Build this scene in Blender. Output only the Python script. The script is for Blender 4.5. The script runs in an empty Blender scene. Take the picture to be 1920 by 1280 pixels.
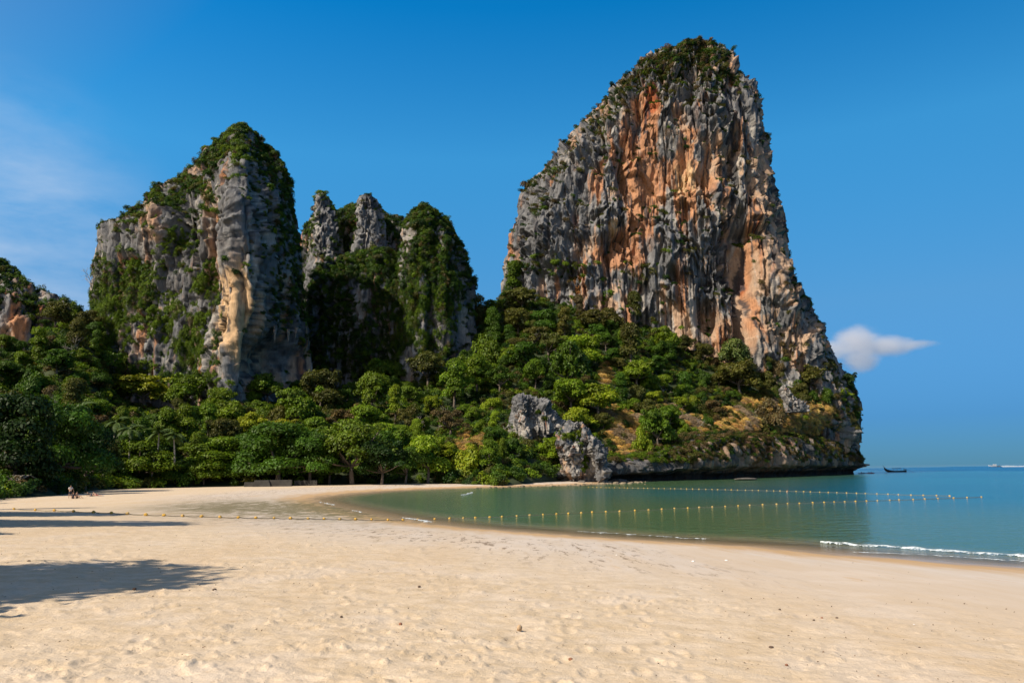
import bpy, math, random
import numpy as np
from mathutils import Matrix, Vector
random.seed(7)
rng = np.random.default_rng(7)
SC = bpy.context.scene
COL = SC.collection

# ------------------------------------------------------------------ camera
EYE = np.array([0.0, 0.0, 3.8])
FPX, PITCH, ROLL = 1493.3, math.radians(9.19), math.radians(0.75)
FWD = np.array([0.0, math.cos(PITCH), math.sin(PITCH)])
_r0 = np.array([1.0, 0.0, 0.0]); _u0 = np.array([0.0, -math.sin(PITCH), math.cos(PITCH)])
RGT = math.cos(ROLL) * _r0 - math.sin(ROLL) * _u0
UPV = math.sin(ROLL) * _r0 + math.cos(ROLL) * _u0
cam_data = bpy.data.cameras.new("camera")
cam_data.lens = 28.0; cam_data.sensor_width = 36.0
cam_data.clip_start = 0.1; cam_data.clip_end = 90000.0
cam = bpy.data.objects.new("camera", cam_data); COL.objects.link(cam)
cam.matrix_world = Matrix(((RGT[0], UPV[0], -FWD[0], EYE[0]), (RGT[1], UPV[1], -FWD[1], EYE[1]),
                           (RGT[2], UPV[2], -FWD[2], EYE[2]), (0, 0, 0, 1)))
SC.camera = cam

# ------------------------------------------------------------------ sky, sun, exposure
SUN_EL = math.radians(44.0)
SUN_BACK = math.radians(38.0)                      # how far behind the camera's left shoulder the sun stands
SUN_DIR = Vector((-math.cos(SUN_BACK) * math.cos(SUN_EL), -math.sin(SUN_BACK) * math.cos(SUN_EL), math.sin(SUN_EL)))
SKY_ROT = math.atan2(SUN_DIR.x, SUN_DIR.y)         # clockwise from +Y
world = bpy.data.worlds.new("World"); SC.world = world; world.use_nodes = True
wn, wl = world.node_tree.nodes, world.node_tree.links
bg = wn["Background"]
sky = wn.new("ShaderNodeTexSky"); sky.sky_type = 'NISHITA'; sky.sun_disc = False
sky.sun_elevation = SUN_EL; sky.sun_rotation = SKY_ROT
sky.altitude = 0.0; sky.air_density = 1.0; sky.dust_density = 0.0; sky.ozone_density = 1.5
hsv = wn.new("ShaderNodeHueSaturation"); hsv.inputs["Saturation"].default_value = 1.0
wl.new(sky.outputs[0], hsv.inputs["Color"])
tc = wn.new("ShaderNodeTexCoord")
# the clear tropical air reads bluer than the model's: one tint that depends on height above the horizon, then on the sun's side
sxyz = wn.new("ShaderNodeSeparateXYZ"); wl.new(tc.outputs["Generated"], sxyz.inputs[0])
cr = wn.new("ShaderNodeValToRGB"); wl.new(sxyz.outputs[2], cr.inputs[0])
RAMP = [(0.0, (0.070, 0.225, 0.53)), (0.055, (0.098, 0.295, 0.645)), (0.19, (0.27, 0.63, 0.88)), (0.375, (0.25, 1.05, 1.36)), (0.53, (0.02, 0.92, 1.44)), (0.8, (0.25, 0.85, 1.2))]
while len(cr.color_ramp.elements) < len(RAMP): cr.color_ramp.elements.new(0.5)
for e, (p_, c_) in zip(cr.color_ramp.elements, RAMP): e.position = p_; e.color = (*c_, 1)
side = wn.new("ShaderNodeMapRange"); wl.new(sxyz.outputs[0], side.inputs[0])       # a little paler towards the sun's side
for i_, v_ in enumerate((-0.8, 0.8, 1.17, 0.80)): side.inputs[1 + i_].default_value = v_
crs = wn.new("ShaderNodeVectorMath"); crs.operation = 'SCALE'; wl.new(cr.outputs[0], crs.inputs[0]); wl.new(side.outputs[0], crs.inputs["Scale"])
tint = wn.new("ShaderNodeMix"); tint.data_type = 'RGBA'; tint.blend_type = 'MULTIPLY'; tint.inputs[0].default_value = 1.0
sdot = wn.new("ShaderNodeVectorMath"); sdot.operation = 'DOT_PRODUCT'; wl.new(tc.outputs["Generated"], sdot.inputs[0]); sdot.inputs[1].default_value = SUN_DIR
sfac = wn.new("ShaderNodeMapRange"); wl.new(sdot.outputs["Value"], sfac.inputs[0]); sfac.inputs[1].default_value = 0.18; sfac.inputs[2].default_value = 0.75
pale = wn.new("ShaderNodeMix"); pale.data_type = 'RGBA'; wl.new(sfac.outputs[0], pale.inputs[0]); wl.new(crs.outputs[0], pale.inputs[6]); pale.inputs[7].default_value = (1.75, 1.18, 0.88, 1)  # warm tint round the sun, mostly out of view, added to neutralise blue shade
wl.new(hsv.outputs[0], tint.inputs[6]); wl.new(pale.outputs[2], tint.inputs[7])
# thin high cirrus, set by direction only
mp = wn.new("ShaderNodeMapping"); mp.inputs["Scale"].default_value = (3.0, 3.0, 9.0); mp.inputs["Rotation"].default_value = (0.0, 0.25, 0.3)
wl.new(tc.outputs["Generated"], mp.inputs["Vector"])
ns = wn.new("ShaderNodeTexNoise"); ns.inputs["Scale"].default_value = 1.6; ns.inputs["Detail"].default_value = 7.0
ns.inputs["Roughness"].default_value = 0.58; ns.inputs["Distortion"].default_value = 0.12
wl.new(mp.outputs[0], ns.inputs["Vector"])
rp = wn.new("ShaderNodeMapRange"); rp.inputs[1].default_value = 0.30; rp.inputs[2].default_value = 0.85
wl.new(ns.outputs["Fac"], rp.inputs[0])
# the cirrus bank lies in the western part of the sky (towards the sun side)
dotn = wn.new("ShaderNodeVectorMath"); dotn.operation = 'DOT_PRODUCT'
wl.new(tc.outputs["Generated"], dotn.inputs[0]); dotn.inputs[1].default_value = Vector((-0.60, 0.77, 0.17)).normalized()
rp2 = wn.new("ShaderNodeMapRange"); rp2.inputs[1].default_value = 0.955; rp2.inputs[2].default_value = 1.0
rp2.interpolation_type = 'SMOOTHSTEP'
wl.new(dotn.outputs["Value"], rp2.inputs[0])
mul = wn.new("ShaderNodeMath"); mul.operation = 'MULTIPLY'; wl.new(rp.outputs[0], mul.inputs[0]); wl.new(rp2.outputs[0], mul.inputs[1])
mul2 = wn.new("ShaderNodeMath"); mul2.operation = 'MULTIPLY'; wl.new(mul.outputs[0], mul2.inputs[0]); mul2.inputs[1].default_value = 1.0
mxs = wn.new("ShaderNodeMix"); mxs.data_type = 'RGBA'
wl.new(mul2.outputs[0], mxs.inputs[0]); wl.new(tint.outputs[2], mxs.inputs[6]); mxs.inputs[7].default_value = (4.6, 5.4, 6.6, 1)
wl.new(mxs.outputs[2], bg.inputs[0])
bg.inputs[1].default_value = 0.105
sun_data = bpy.data.lights.new("sun", 'SUN'); sun_data.energy = 5.0; sun_data.angle = math.radians(0.55)
sun_data.color = (1.0, 0.89, 0.74)
sun = bpy.data.objects.new("sun", sun_data); COL.objects.link(sun)
sun.rotation_euler = SUN_DIR.to_track_quat('Z', 'Y').to_euler()
vs = SC.view_settings
SC.display_settings.display_device = 'sRGB'
vs.view_transform = 'Standard'; vs.look = 'None'; vs.exposure = 0.3; vs.gamma = 1.0; vs.use_curve_mapping = False
SC.cycles.max_bounces = 6; SC.cycles.diffuse_bounces = 2; SC.cycles.glossy_bounces = 3
SC.cycles.transmission_bounces = 3; SC.cycles.transparent_max_bounces = 6
SC.cycles.use_denoising = True

# ------------------------------------------------------------------ helpers
def ray(px, py):
    return FWD + RGT * ((px - 960.0) / FPX) + UPV * ((640.0 - py) / FPX)
def at(px, py, Y):
    """The world point seen at photograph pixel (px, py) at distance Y along the beach axis."""
    d = ray(px, py); return EYE + d * (Y / d[1])
def gnd(px, py, z):
    d = ray(px, py); return EYE + d * ((z - EYE[2]) / d[2])
def project(P):
    v = P - EYE
    zc = v @ FWD
    return 960.0 + FPX * (v @ RGT) / zc, 640.0 - FPX * (v @ UPV) / zc, zc

def _hash(ix, iy, iz, seed):
    n = (ix.astype(np.uint32) * np.uint32(374761393) + iy.astype(np.uint32) * np.uint32(668265263)
         + iz.astype(np.uint32) * np.uint32(1274126177) + np.uint32(seed * 2654435761 & 0xffffffff))
    n = (n ^ (n >> np.uint32(13))) * np.uint32(1103515245)
    n = (n ^ (n >> np.uint32(16))) * np.uint32(2246822519)
    return ((n ^ (n >> np.uint32(15))) & np.uint32(0xffffff)).astype(np.float32) / np.float32(16777215)

def vnoise(x, y, z, seed=0):
    x = np.asarray(x, np.float32); y = np.asarray(y, np.float32); z = np.asarray(z, np.float32)
    x, y, z = np.broadcast_arrays(x, y, z)
    fx, fy, fz = np.floor(x), np.floor(y), np.floor(z)
    ix, iy, iz = fx.astype(np.int32), fy.astype(np.int32), fz.astype(np.int32)
    tx, ty, tz = x - fx, y - fy, z - fz
    tx = tx * tx * tx * (tx * (tx * 6 - 15) + 10); ty = ty * ty * ty * (ty * (ty * 6 - 15) + 10); tz = tz * tz * tz * (tz * (tz * 6 - 15) + 10)
    def L(a, b, t): return a + (b - a) * t
    c = [[[_hash(ix + i, iy + j, iz + k, seed) for k in (0, 1)] for j in (0, 1)] for i in (0, 1)]
    a0 = L(L(c[0][0][0], c[1][0][0], tx), L(c[0][1][0], c[1][1][0], tx), ty)
    a1 = L(L(c[0][0][1], c[1][0][1], tx), L(c[0][1][1], c[1][1][1], tx), ty)
    return L(a0, a1, tz)

def fbm(x, y, z, o=4, seed=0, gain=0.5):
    """Fractal noise about 0, roughly -0.5..0.5."""
    s, a, t = 0.0, 1.0, 0.0
    c, sn = 0.8, 0.6
    for i in range(o):
        s = s + a * (vnoise(x, y, z, seed + i * 17) - 0.5); t += a
        x, y = (c * x - sn * y) * 2.03 + 3.7, (sn * x + c * y) * 2.03 + 1.3
        z = z * 2.03 + 5.1; a *= gain
    return s / t * 1.35

def ridged(x, y, z, o=2, seed=0):
    s, a, t = 0.0, 1.0, 0.0
    for i in range(o):
        s = s + a * (1.0 - np.abs(2 * vnoise(x, y, z, seed + i * 31) - 1.0)); t += a
        x, y, z = x * 2.1 + 1.7, y * 2.1 + 4.3, z * 1.6 + 2.2; a *= 0.5
    return s / t

def facets(x, y, z, seed=0):
    """Broken-rock relief: nearest-cell noise where every cell is a plate with its own height and tilt, so edges stay sharp."""
    x, y, z = (np.asarray(q, np.float32) for q in (x, y, z))
    ix, iy, iz = (np.floor(q).astype(np.int32) for q in (x, y, z))
    best = np.full(x.shape, 9.0, np.float32); out = np.zeros(x.shape, np.float32)
    for i in (-1, 0, 1):
        for j in (-1, 0, 1):
            for k in (-1, 0, 1):
                a, b, c = ix + i, iy + j, iz + k
                h1 = _hash(a, b, c, seed); h2 = _hash(a, b, c, seed + 1); h3 = _hash(a, b, c, seed + 2)
                dx, dy, dz = a + h1 - x, b + h2 - y, c + h3 - z
                d = dx * dx + dy * dy + dz * dz; m = d < best
                best = np.where(m, d, best)
                h4 = _hash(a, b, c, seed + 3)
                out = np.where(m, (h4 - 0.5) + (h1 - 0.5) * dx * 0.9 + (h2 - 0.5) * dy * 0.9 + (h3 - 0.62) * dz * 0.9, out)
    return out

def sstep(a, b, x):
    t = np.clip((x - a) / (b - a), 0, 1); return t * t * (3 - 2 * t)

def mesh_np(name, V, F, attrs=None, smooth=False):
    """A mesh from arrays; F is (n,3) or (n,4); attrs: {name: per-vertex array (n,) or (n,3)}."""
    V = np.ascontiguousarray(V, np.float32); F = np.ascontiguousarray(F, np.int32)
    me = bpy.data.meshes.new(name); k = F.shape[1]
    me.vertices.add(len(V)); me.vertices.foreach_set("co", V.ravel())
    me.loops.add(F.size); me.loops.foreach_set("vertex_index", F.ravel())
    me.polygons.add(len(F)); me.polygons.foreach_set("loop_start", np.arange(0, F.size, k, dtype=np.int32))
    if smooth: me.polygons.foreach_set("use_smooth", np.ones(len(F), bool))
    me.update(calc_edges=True)
    for an, av in (attrs or {}).items():
        av = np.asarray(av, np.float32)
        if av.ndim == 1:
            me.attributes.new(an, 'FLOAT', 'POINT').data.foreach_set("value", av)
        else:
            c4 = np.ones((len(av), 4), np.float32); c4[:, :3] = av
            me.attributes.new(an, 'FLOAT_COLOR', 'POINT').data.foreach_set("color", c4.ravel())
    return me

def grid_faces(nr, nc, cyclic=False):
    r = np.arange(nr - 1)[:, None]; c = np.arange(nc if cyclic else nc - 1)[None, :]
    c1 = (c + 1) % nc
    return np.stack([(r * nc + c), (r * nc + c1), ((r + 1) * nc + c1), ((r + 1) * nc + c)], -1).reshape(-1, 4)

def link(name, me, mat=None, parent=None, loc=None):
    o = bpy.data.objects.new(name, me); COL.objects.link(o)
    if mat is not None and me is not None and not me.materials: me.materials.append(mat)
    if parent is not None: o.parent = parent
    if loc is not None: o.location = loc
    return o
def tag(o, label=None, cat=None, group=None, kind=None):
    if label: o["label"] = label
    if cat: o["category"] = cat
    if group: o["group"] = group
    if kind: o["kind"] = kind
    return o
def empty(name, loc, rz=0.0):
    o = bpy.data.objects.new(name, None); COL.objects.link(o); o.location = loc; o.rotation_euler = (0, 0, rz)
    o.empty_display_size = 0.3
    return o

class MB:
    """Collects simple shapes into one mesh."""
    def __init__(s): s.v, s.f = [], []
    def add(s, vs_, fs_):
        n = len(s.v); s.v += [tuple(map(float, v)) for v in vs_]; s.f += [tuple(i + n for i in f) for f in fs_]; return s
    def tube(s, pts, rad, n=6, caps=True):
        pts = [Vector(p) for p in pts]
        rad = rad if hasattr(rad, '__len__') else [rad] * len(pts)
        vs_, fs_ = [], []
        for i, p in enumerate(pts):
            d = (pts[min(i + 1, len(pts) - 1)] - pts[max(i - 1, 0)])
            d = d.normalized() if d.length > 1e-9 else Vector((0, 0, 1))
            a = d.cross(Vector((0, 0, 1)) if abs(d.z) < 0.9 else Vector((1, 0, 0))).normalized(); b = d.cross(a)
            for k in range(n):
                t = 2 * math.pi * k / n
                vs_.append(p + (a * math.cos(t) + b * math.sin(t)) * rad[i])
        for i in range(len(pts) - 1):
            for k in range(n):
                k1 = (k + 1) % n
                fs_.append((i * n + k, i * n + k1, (i + 1) * n + k1, (i + 1) * n + k))
        if caps:
            fs_.append(tuple(range(n))[::-1]); fs_.append(tuple((len(pts) - 1) * n + k for k in range(n)))
        return s.add(vs_, fs_)
    def box(s, c, d, rz=0.0, taper=1.0):
        c = Vector(c); x, y, z = d[0] / 2, d[1] / 2, d[2] / 2
        vs_ = []
        for sz, t in ((-z, 1.0), (z, taper)):
            for sx, sy in ((-x, -y), (x, -y), (x, y), (-x, y)):
                q = Vector((sx * t, sy * t, sz)); q.rotate(Matrix.Rotation(rz, 3, 'Z')); vs_.append(c + q)
        return s.add(vs_, [(3, 2, 1, 0), (4, 5, 6, 7), (0, 1, 5, 4), (1, 2, 6, 5), (2, 3, 7, 6), (3, 0, 4, 7)])
    def ball(s, c, r, nu=10, nv=7):
        c = Vector(c); r = r if hasattr(r, '__len__') else (r, r, r)
        vs_, fs_ = [], []
        for j in range(nv + 1):
            p = math.pi * j / nv
            for i in range(nu):
                t = 2 * math.pi * i / nu
                vs_.append(c + Vector((r[0] * math.sin(p) * math.cos(t), r[1] * math.sin(p) * math.sin(t), -r[2] * math.cos(p))))
        for j in range(nv):
            for i in range(nu):
                i1 = (i + 1) % nu
                fs_.append((j * nu + i, j * nu + i1, (j + 1) * nu + i1, (j + 1) * nu + i))
        return s.add(vs_, fs_)
    def mesh(s, name, smooth=True):
        me = bpy.data.meshes.new(name); me.from_pydata(s.v, [], s.f); me.update()
        if smooth: me.polygons.foreach_set("use_smooth", np.ones(len(me.polygons), bool))
        return me
    def build(s, name, mat, parent=None, smooth=True, loc=None):
        me = s.mesh(name, smooth); return link(name, me, mat, parent, loc)

# ------------------------------------------------------------------ materials
def new_mat(name):
    m = bpy.data.materials.new(name); m.use_nodes = True
    return m, m.node_tree.nodes, m.node_tree.links, m.node_tree.nodes["Principled BSDF"]
def N(nd, kind, **kw):
    n = nd.new(kind)
    for k, v in kw.items():
        if k in n.bl_rna.properties: setattr(n, k, v)
        else: n.inputs[k].default_value = v
    return n
def mixc(nd, lk, fac, a, b, mode='MIX'):
    n = nd.new("ShaderNodeMix"); n.data_type = 'RGBA'; n.blend_type = mode
    for sock, v in ((0, fac), (6, a), (7, b)):
        if hasattr(v, 'is_linked') or hasattr(v, 'links'): lk.new(v, n.inputs[sock])
        elif sock == 0: n.inputs[0].default_value = v
        else: n.inputs[sock].default_value = (*v, 1) if len(v) == 3 else v
    return n.outputs[2]
def mrange(nd, lk, v, a, b, c=0.0, d=1.0, smooth=True):
    n = nd.new("ShaderNodeMapRange"); n.interpolation_type = 'SMOOTHSTEP' if smooth else 'LINEAR'
    lk.new(v, n.inputs[0])
    for i, q in enumerate((a, b, c, d)): n.inputs[1 + i].default_value = q
    return n.outputs[0]
def mathn(nd, lk, op, a, b):
    n = nd.new("ShaderNodeMath"); n.operation = op
    for i, v in enumerate((a, b)):
        if hasattr(v, 'links'): lk.new(v, n.inputs[i])
        else: n.inputs[i].default_value = v
    return n.outputs[0]

def plain(name, col, rough=0.6, vary=0.15, scale=6.0, metal=0.0):
    """A simple procedural material: a colour that varies a little over the surface."""
    m, nd, lk, b = new_mat(name)
    t = N(nd, "ShaderNodeTexCoord"); n = N(nd, "ShaderNodeTexNoise", Scale=scale, Detail=4.0)
    lk.new(t.outputs["Object"], n.inputs["Vector"])
    f = mrange(nd, lk, n.outputs["Fac"], 0.3, 0.7)
    lo = tuple(c * (1 - vary) for c in col); hi = tuple(min(1, c * (1 + vary)) for c in col)
    lk.new(mixc(nd, lk, f, lo, hi), b.inputs["Base Color"])
    b.inputs["Roughness"].default_value = rough; b.inputs["Metallic"].default_value = metal
    return m

def rock_material():
    m, nd, lk, b = new_mat("weathered_limestone")
    a = N(nd, "ShaderNodeAttribute", attribute_name="rock_color")
    t = N(nd, "ShaderNodeTexCoord")
    mpn = N(nd, "ShaderNodeMapping"); mpn.inputs["Scale"].default_value = (1.0, 1.0, 0.22)
    lk.new(t.outputs["Object"], mpn.inputs["Vector"])
    n1 = N(nd, "ShaderNodeTexNoise", Scale=1.3, Detail=8.0, Roughness=0.7)
    lk.new(mpn.outputs[0], n1.inputs["Vector"])
    f = mrange(nd, lk, n1.outputs["Fac"], 0.25, 0.75, 0.55, 1.45, False)
    c = N(nd, "ShaderNodeVectorMath", operation='SCALE'); lk.new(a.outputs["Color"], c.inputs[0]); lk.new(f, c.inputs["Scale"])
    lk.new(c.outputs[0], b.inputs["Base Color"])
    b.inputs["Roughness"].default_value = 0.9
    b.inputs["Specular IOR Level"].default_value = 0.2
    n2 = N(nd, "ShaderNodeTexNoise", Scale=1.6, Detail=9.0, Roughness=0.75); lk.new(mpn.outputs[0], n2.inputs["Vector"])
    bp = N(nd, "ShaderNodeBump", Strength=0.8, Distance=0.6); lk.new(n2.outputs["Fac"], bp.inputs["Height"])
    lk.new(bp.outputs[0], b.inputs["Normal"])
    return m
ROCK = rock_material()

def leaf_material(name, per_object, instanced=False):
    m, nd, lk, b = new_mat(name)
    at_ = N(nd, "ShaderNodeAttribute", attribute_name="leaf_color")
    if per_object:
        oi = N(nd, "ShaderNodeObjectInfo")
        col = mixc(nd, lk, 1.0, oi.outputs["Color"], at_.outputs["Color"], 'MULTIPLY')
    elif instanced:
        it = N(nd, "ShaderNodeAttribute", attribute_name="tone", attribute_type='INSTANCER')
        col = mixc(nd, lk, 1.0, it.outputs["Color"], at_.outputs["Color"], 'MULTIPLY')
    else:
        col = at_.outputs["Color"]
    lk.new(col, b.inputs["Base Color"])
    b.inputs["Roughness"].default_value = 0.55; b.inputs["Specular IOR Level"].default_value = 0.25
    tr = N(nd, "ShaderNodeBsdfTranslucent")
    tcol = mixc(nd, lk, 1.0, col, (1.1, 1.15, 0.45), 'MULTIPLY'); lk.new(tcol, tr.inputs["Color"])
    mx = N(nd, "ShaderNodeMixShader", Fac=0.30); lk.new(b.outputs[0], mx.inputs[1]); lk.new(tr.outputs[0], mx.inputs[2])
    lk.new(mx.outputs[0], nd["Material Output"].inputs["Surface"])
    return m
LEAF_TREE = leaf_material("tree_leaf", True)
LEAF_SCRUB = leaf_material("scrub_leaf", False, True)
SCRAP = plain("dry_leaf_scrap", (0.15, 0.095, 0.055), 0.9, 0.5, 40.0)
BARK = plain("grey_brown_bark", (0.13, 0.10, 0.075), 0.9, 0.35, 3.0)
BARK_PALE = plain("pale_dead_wood", (0.34, 0.30, 0.25), 0.9, 0.25, 3.0)

# ------------------------------------------------------------------ shoreline, sand, sea
_wl = [gnd(x, y, 0.0)[:2] for x, y in (
    (1920, 1063), (1800, 1055), (1700, 1047), (1600, 1040), (1440, 1025), (1300, 1017), (1100, 1005), (1000, 997), (900, 990),
    (840, 984), (760, 973), (700, 963), (640, 950), (608, 942), (598, 936), (618, 931), (660, 926), (720, 921), (800, 917),
    (900, 914.5), (1000, 911.5), (1080, 909.5), (1140, 906))]
WATERLINE = np.array([(70.0, -45.0), (40.0, 3.0)] + _wl + [(34.0, 238.0), (90.0, 330.0), (150.0, 420.0), (150.0, 900.0)])
_poly = np.vstack([WATERLINE, [(9000.0, 9000.0), (9000.0, -9000.0), (300.0, -9000.0)]])

def shore_distance(x, y):
    """Metres to the waterline: positive on the land, negative over the water."""
    x = np.asarray(x, np.float64); y = np.asarray(y, np.float64)
    best = np.full(x.shape, 1e9)
    for (ax, ay), (bx, by) in zip(WATERLINE[:-1], WATERLINE[1:]):
        dx, dy = bx - ax, by - ay
        t = np.clip(((x - ax) * dx + (y - ay) * dy) / (dx * dx + dy * dy), 0, 1)
        best = np.minimum(best, (x - ax - t * dx) ** 2 + (y - ay - t * dy) ** 2)
    inside = np.zeros(x.shape, bool)
    n = len(_poly)
    for i in range(n):
        (ax, ay), (bx, by) = _poly[i], _poly[(i + 1) % n]
        if ay == by: continue
        c = ((ay > y) != (by > y)) & (x < (bx - ax) * (y - ay) / (by - ay) + ax)
        inside ^= c
    return np.where(inside, -1, 1) * np.sqrt(best)

def sand_base(x, y, d=None):
    d = shore_distance(x, y) if d is None else d
    zm = 3.0 - 2.1 * sstep(35, 95, np.hypot(x, y))
    land = zm * np.tanh(0.075 * np.maximum(d, 0) / zm)
    return np.where(d > 0, land, np.maximum(0.05 * d, -7.0))

def build_sand():
    ang = np.concatenate([np.linspace(-180, -40, 60, endpoint=False), np.linspace(-40, 40, 540, endpoint=False), np.linspace(40, 180, 60, endpoint=False)])
    ang = np.radians(ang)
    r = np.concatenate([np.linspace(0.3, 4.4, 14), 1.0 / np.linspace(1 / 4.6, 1 / 45.0, 270), np.geomspace(46.5, 480, 90)])
    R, A = np.meshgrid(r, ang, indexing='ij')
    X, Y = R * np.sin(A), R * np.cos(A)
    d = shore_distance(X, Y)
    Z = sand_base(X, Y, d)
    rough = np.clip(sstep(13, 24, d + 5 * fbm(X / 9, Y / 9, 0 * X, 3, 5)), 0, 1)
    near = 1 - sstep(25, 60, R)
    Z = Z + near * (0.012 + 0.020 * rough) * fbm(X / 1.3, Y / 1.3, 0 * X, 4, 11)
    Z = Z + near * (0.005 + 0.026 * rough) * fbm(X / 0.34, Y / 0.34, 0 * X, 3, 23)
    clod = np.maximum(fbm(X / 0.11, Y / 0.11, 0 * X, 2, 31) - 0.22, 0)
    patch = sstep(0.0, 0.25, fbm(X / 1.9, Y / 1.9, 0 * X, 2, 37))
    Z = Z + near * rough * 0.11 * clod * patch
    # footprints: shallow dents with a raised rim, denser towards the trees
    sel = np.nonzero((R < 26).ravel() & (np.abs(A) < 0.75).ravel())[0]
    xs, ys = X.ravel()[sel], Y.ravel()[sel]; dz = np.zeros(len(sel))
    g = np.random.default_rng(3)
    walks = []
    for _ in range(26):
        p = np.array([g.uniform(-9, 6), g.uniform(4.5, 22)]); h = g.uniform(-math.pi, math.pi)
        if g.random() < 0.6: p = np.array([g.uniform(-4.5, 0.5), g.uniform(4.6, 11)])
        for k in range(int(g.integers(5, 16))):
            walks.append((p[0] + 0.12 * (-1) ** k * math.cos(h), p[1] - 0.12 * (-1) ** k * math.sin(h), h))
            h += g.normal(0, 0.16); p = p + 0.62 * np.array([math.sin(h), math.cos(h)])
    for fx, fy, h in walks:
        m = np.nonzero((np.abs(xs - fx) < 0.45) & (np.abs(ys - fy) < 0.45))[0]
        if not len(m): continue
        u = (xs[m] - fx) * math.cos(h) - (ys[m] - fy) * math.sin(h); v = (xs[m] - fx) * math.sin(h) + (ys[m] - fy) * math.cos(h)
        q = (u / 0.075) ** 2 + (v / 0.17) ** 2
        dz[m] += -0.020 * np.exp(-q ** 1.6) + 0.012 * np.exp(-((np.sqrt(q) - 1.45) / 0.35) ** 2)
    zf = Z.ravel(); zf[sel] += dz * (0.25 + 0.75 * rough.ravel()[sel]); Z = zf.reshape(Z.shape)
    algae = np.exp(-(((X + 20) / 15) ** 2 + ((Y - 82) / 26) ** 2)) * sstep(-1, 2.5, d) * (1 - 0.8 * sstep(14, 26, d))
    V = np.stack([X, Y, Z], -1).reshape(-1, 3)
    F = grid_faces(len(r), len(ang), True)
    return mesh_np("sand", V, F, {"shore": d.ravel(), "rough": rough.ravel(), "algae": algae.ravel()}, smooth=True)

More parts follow.
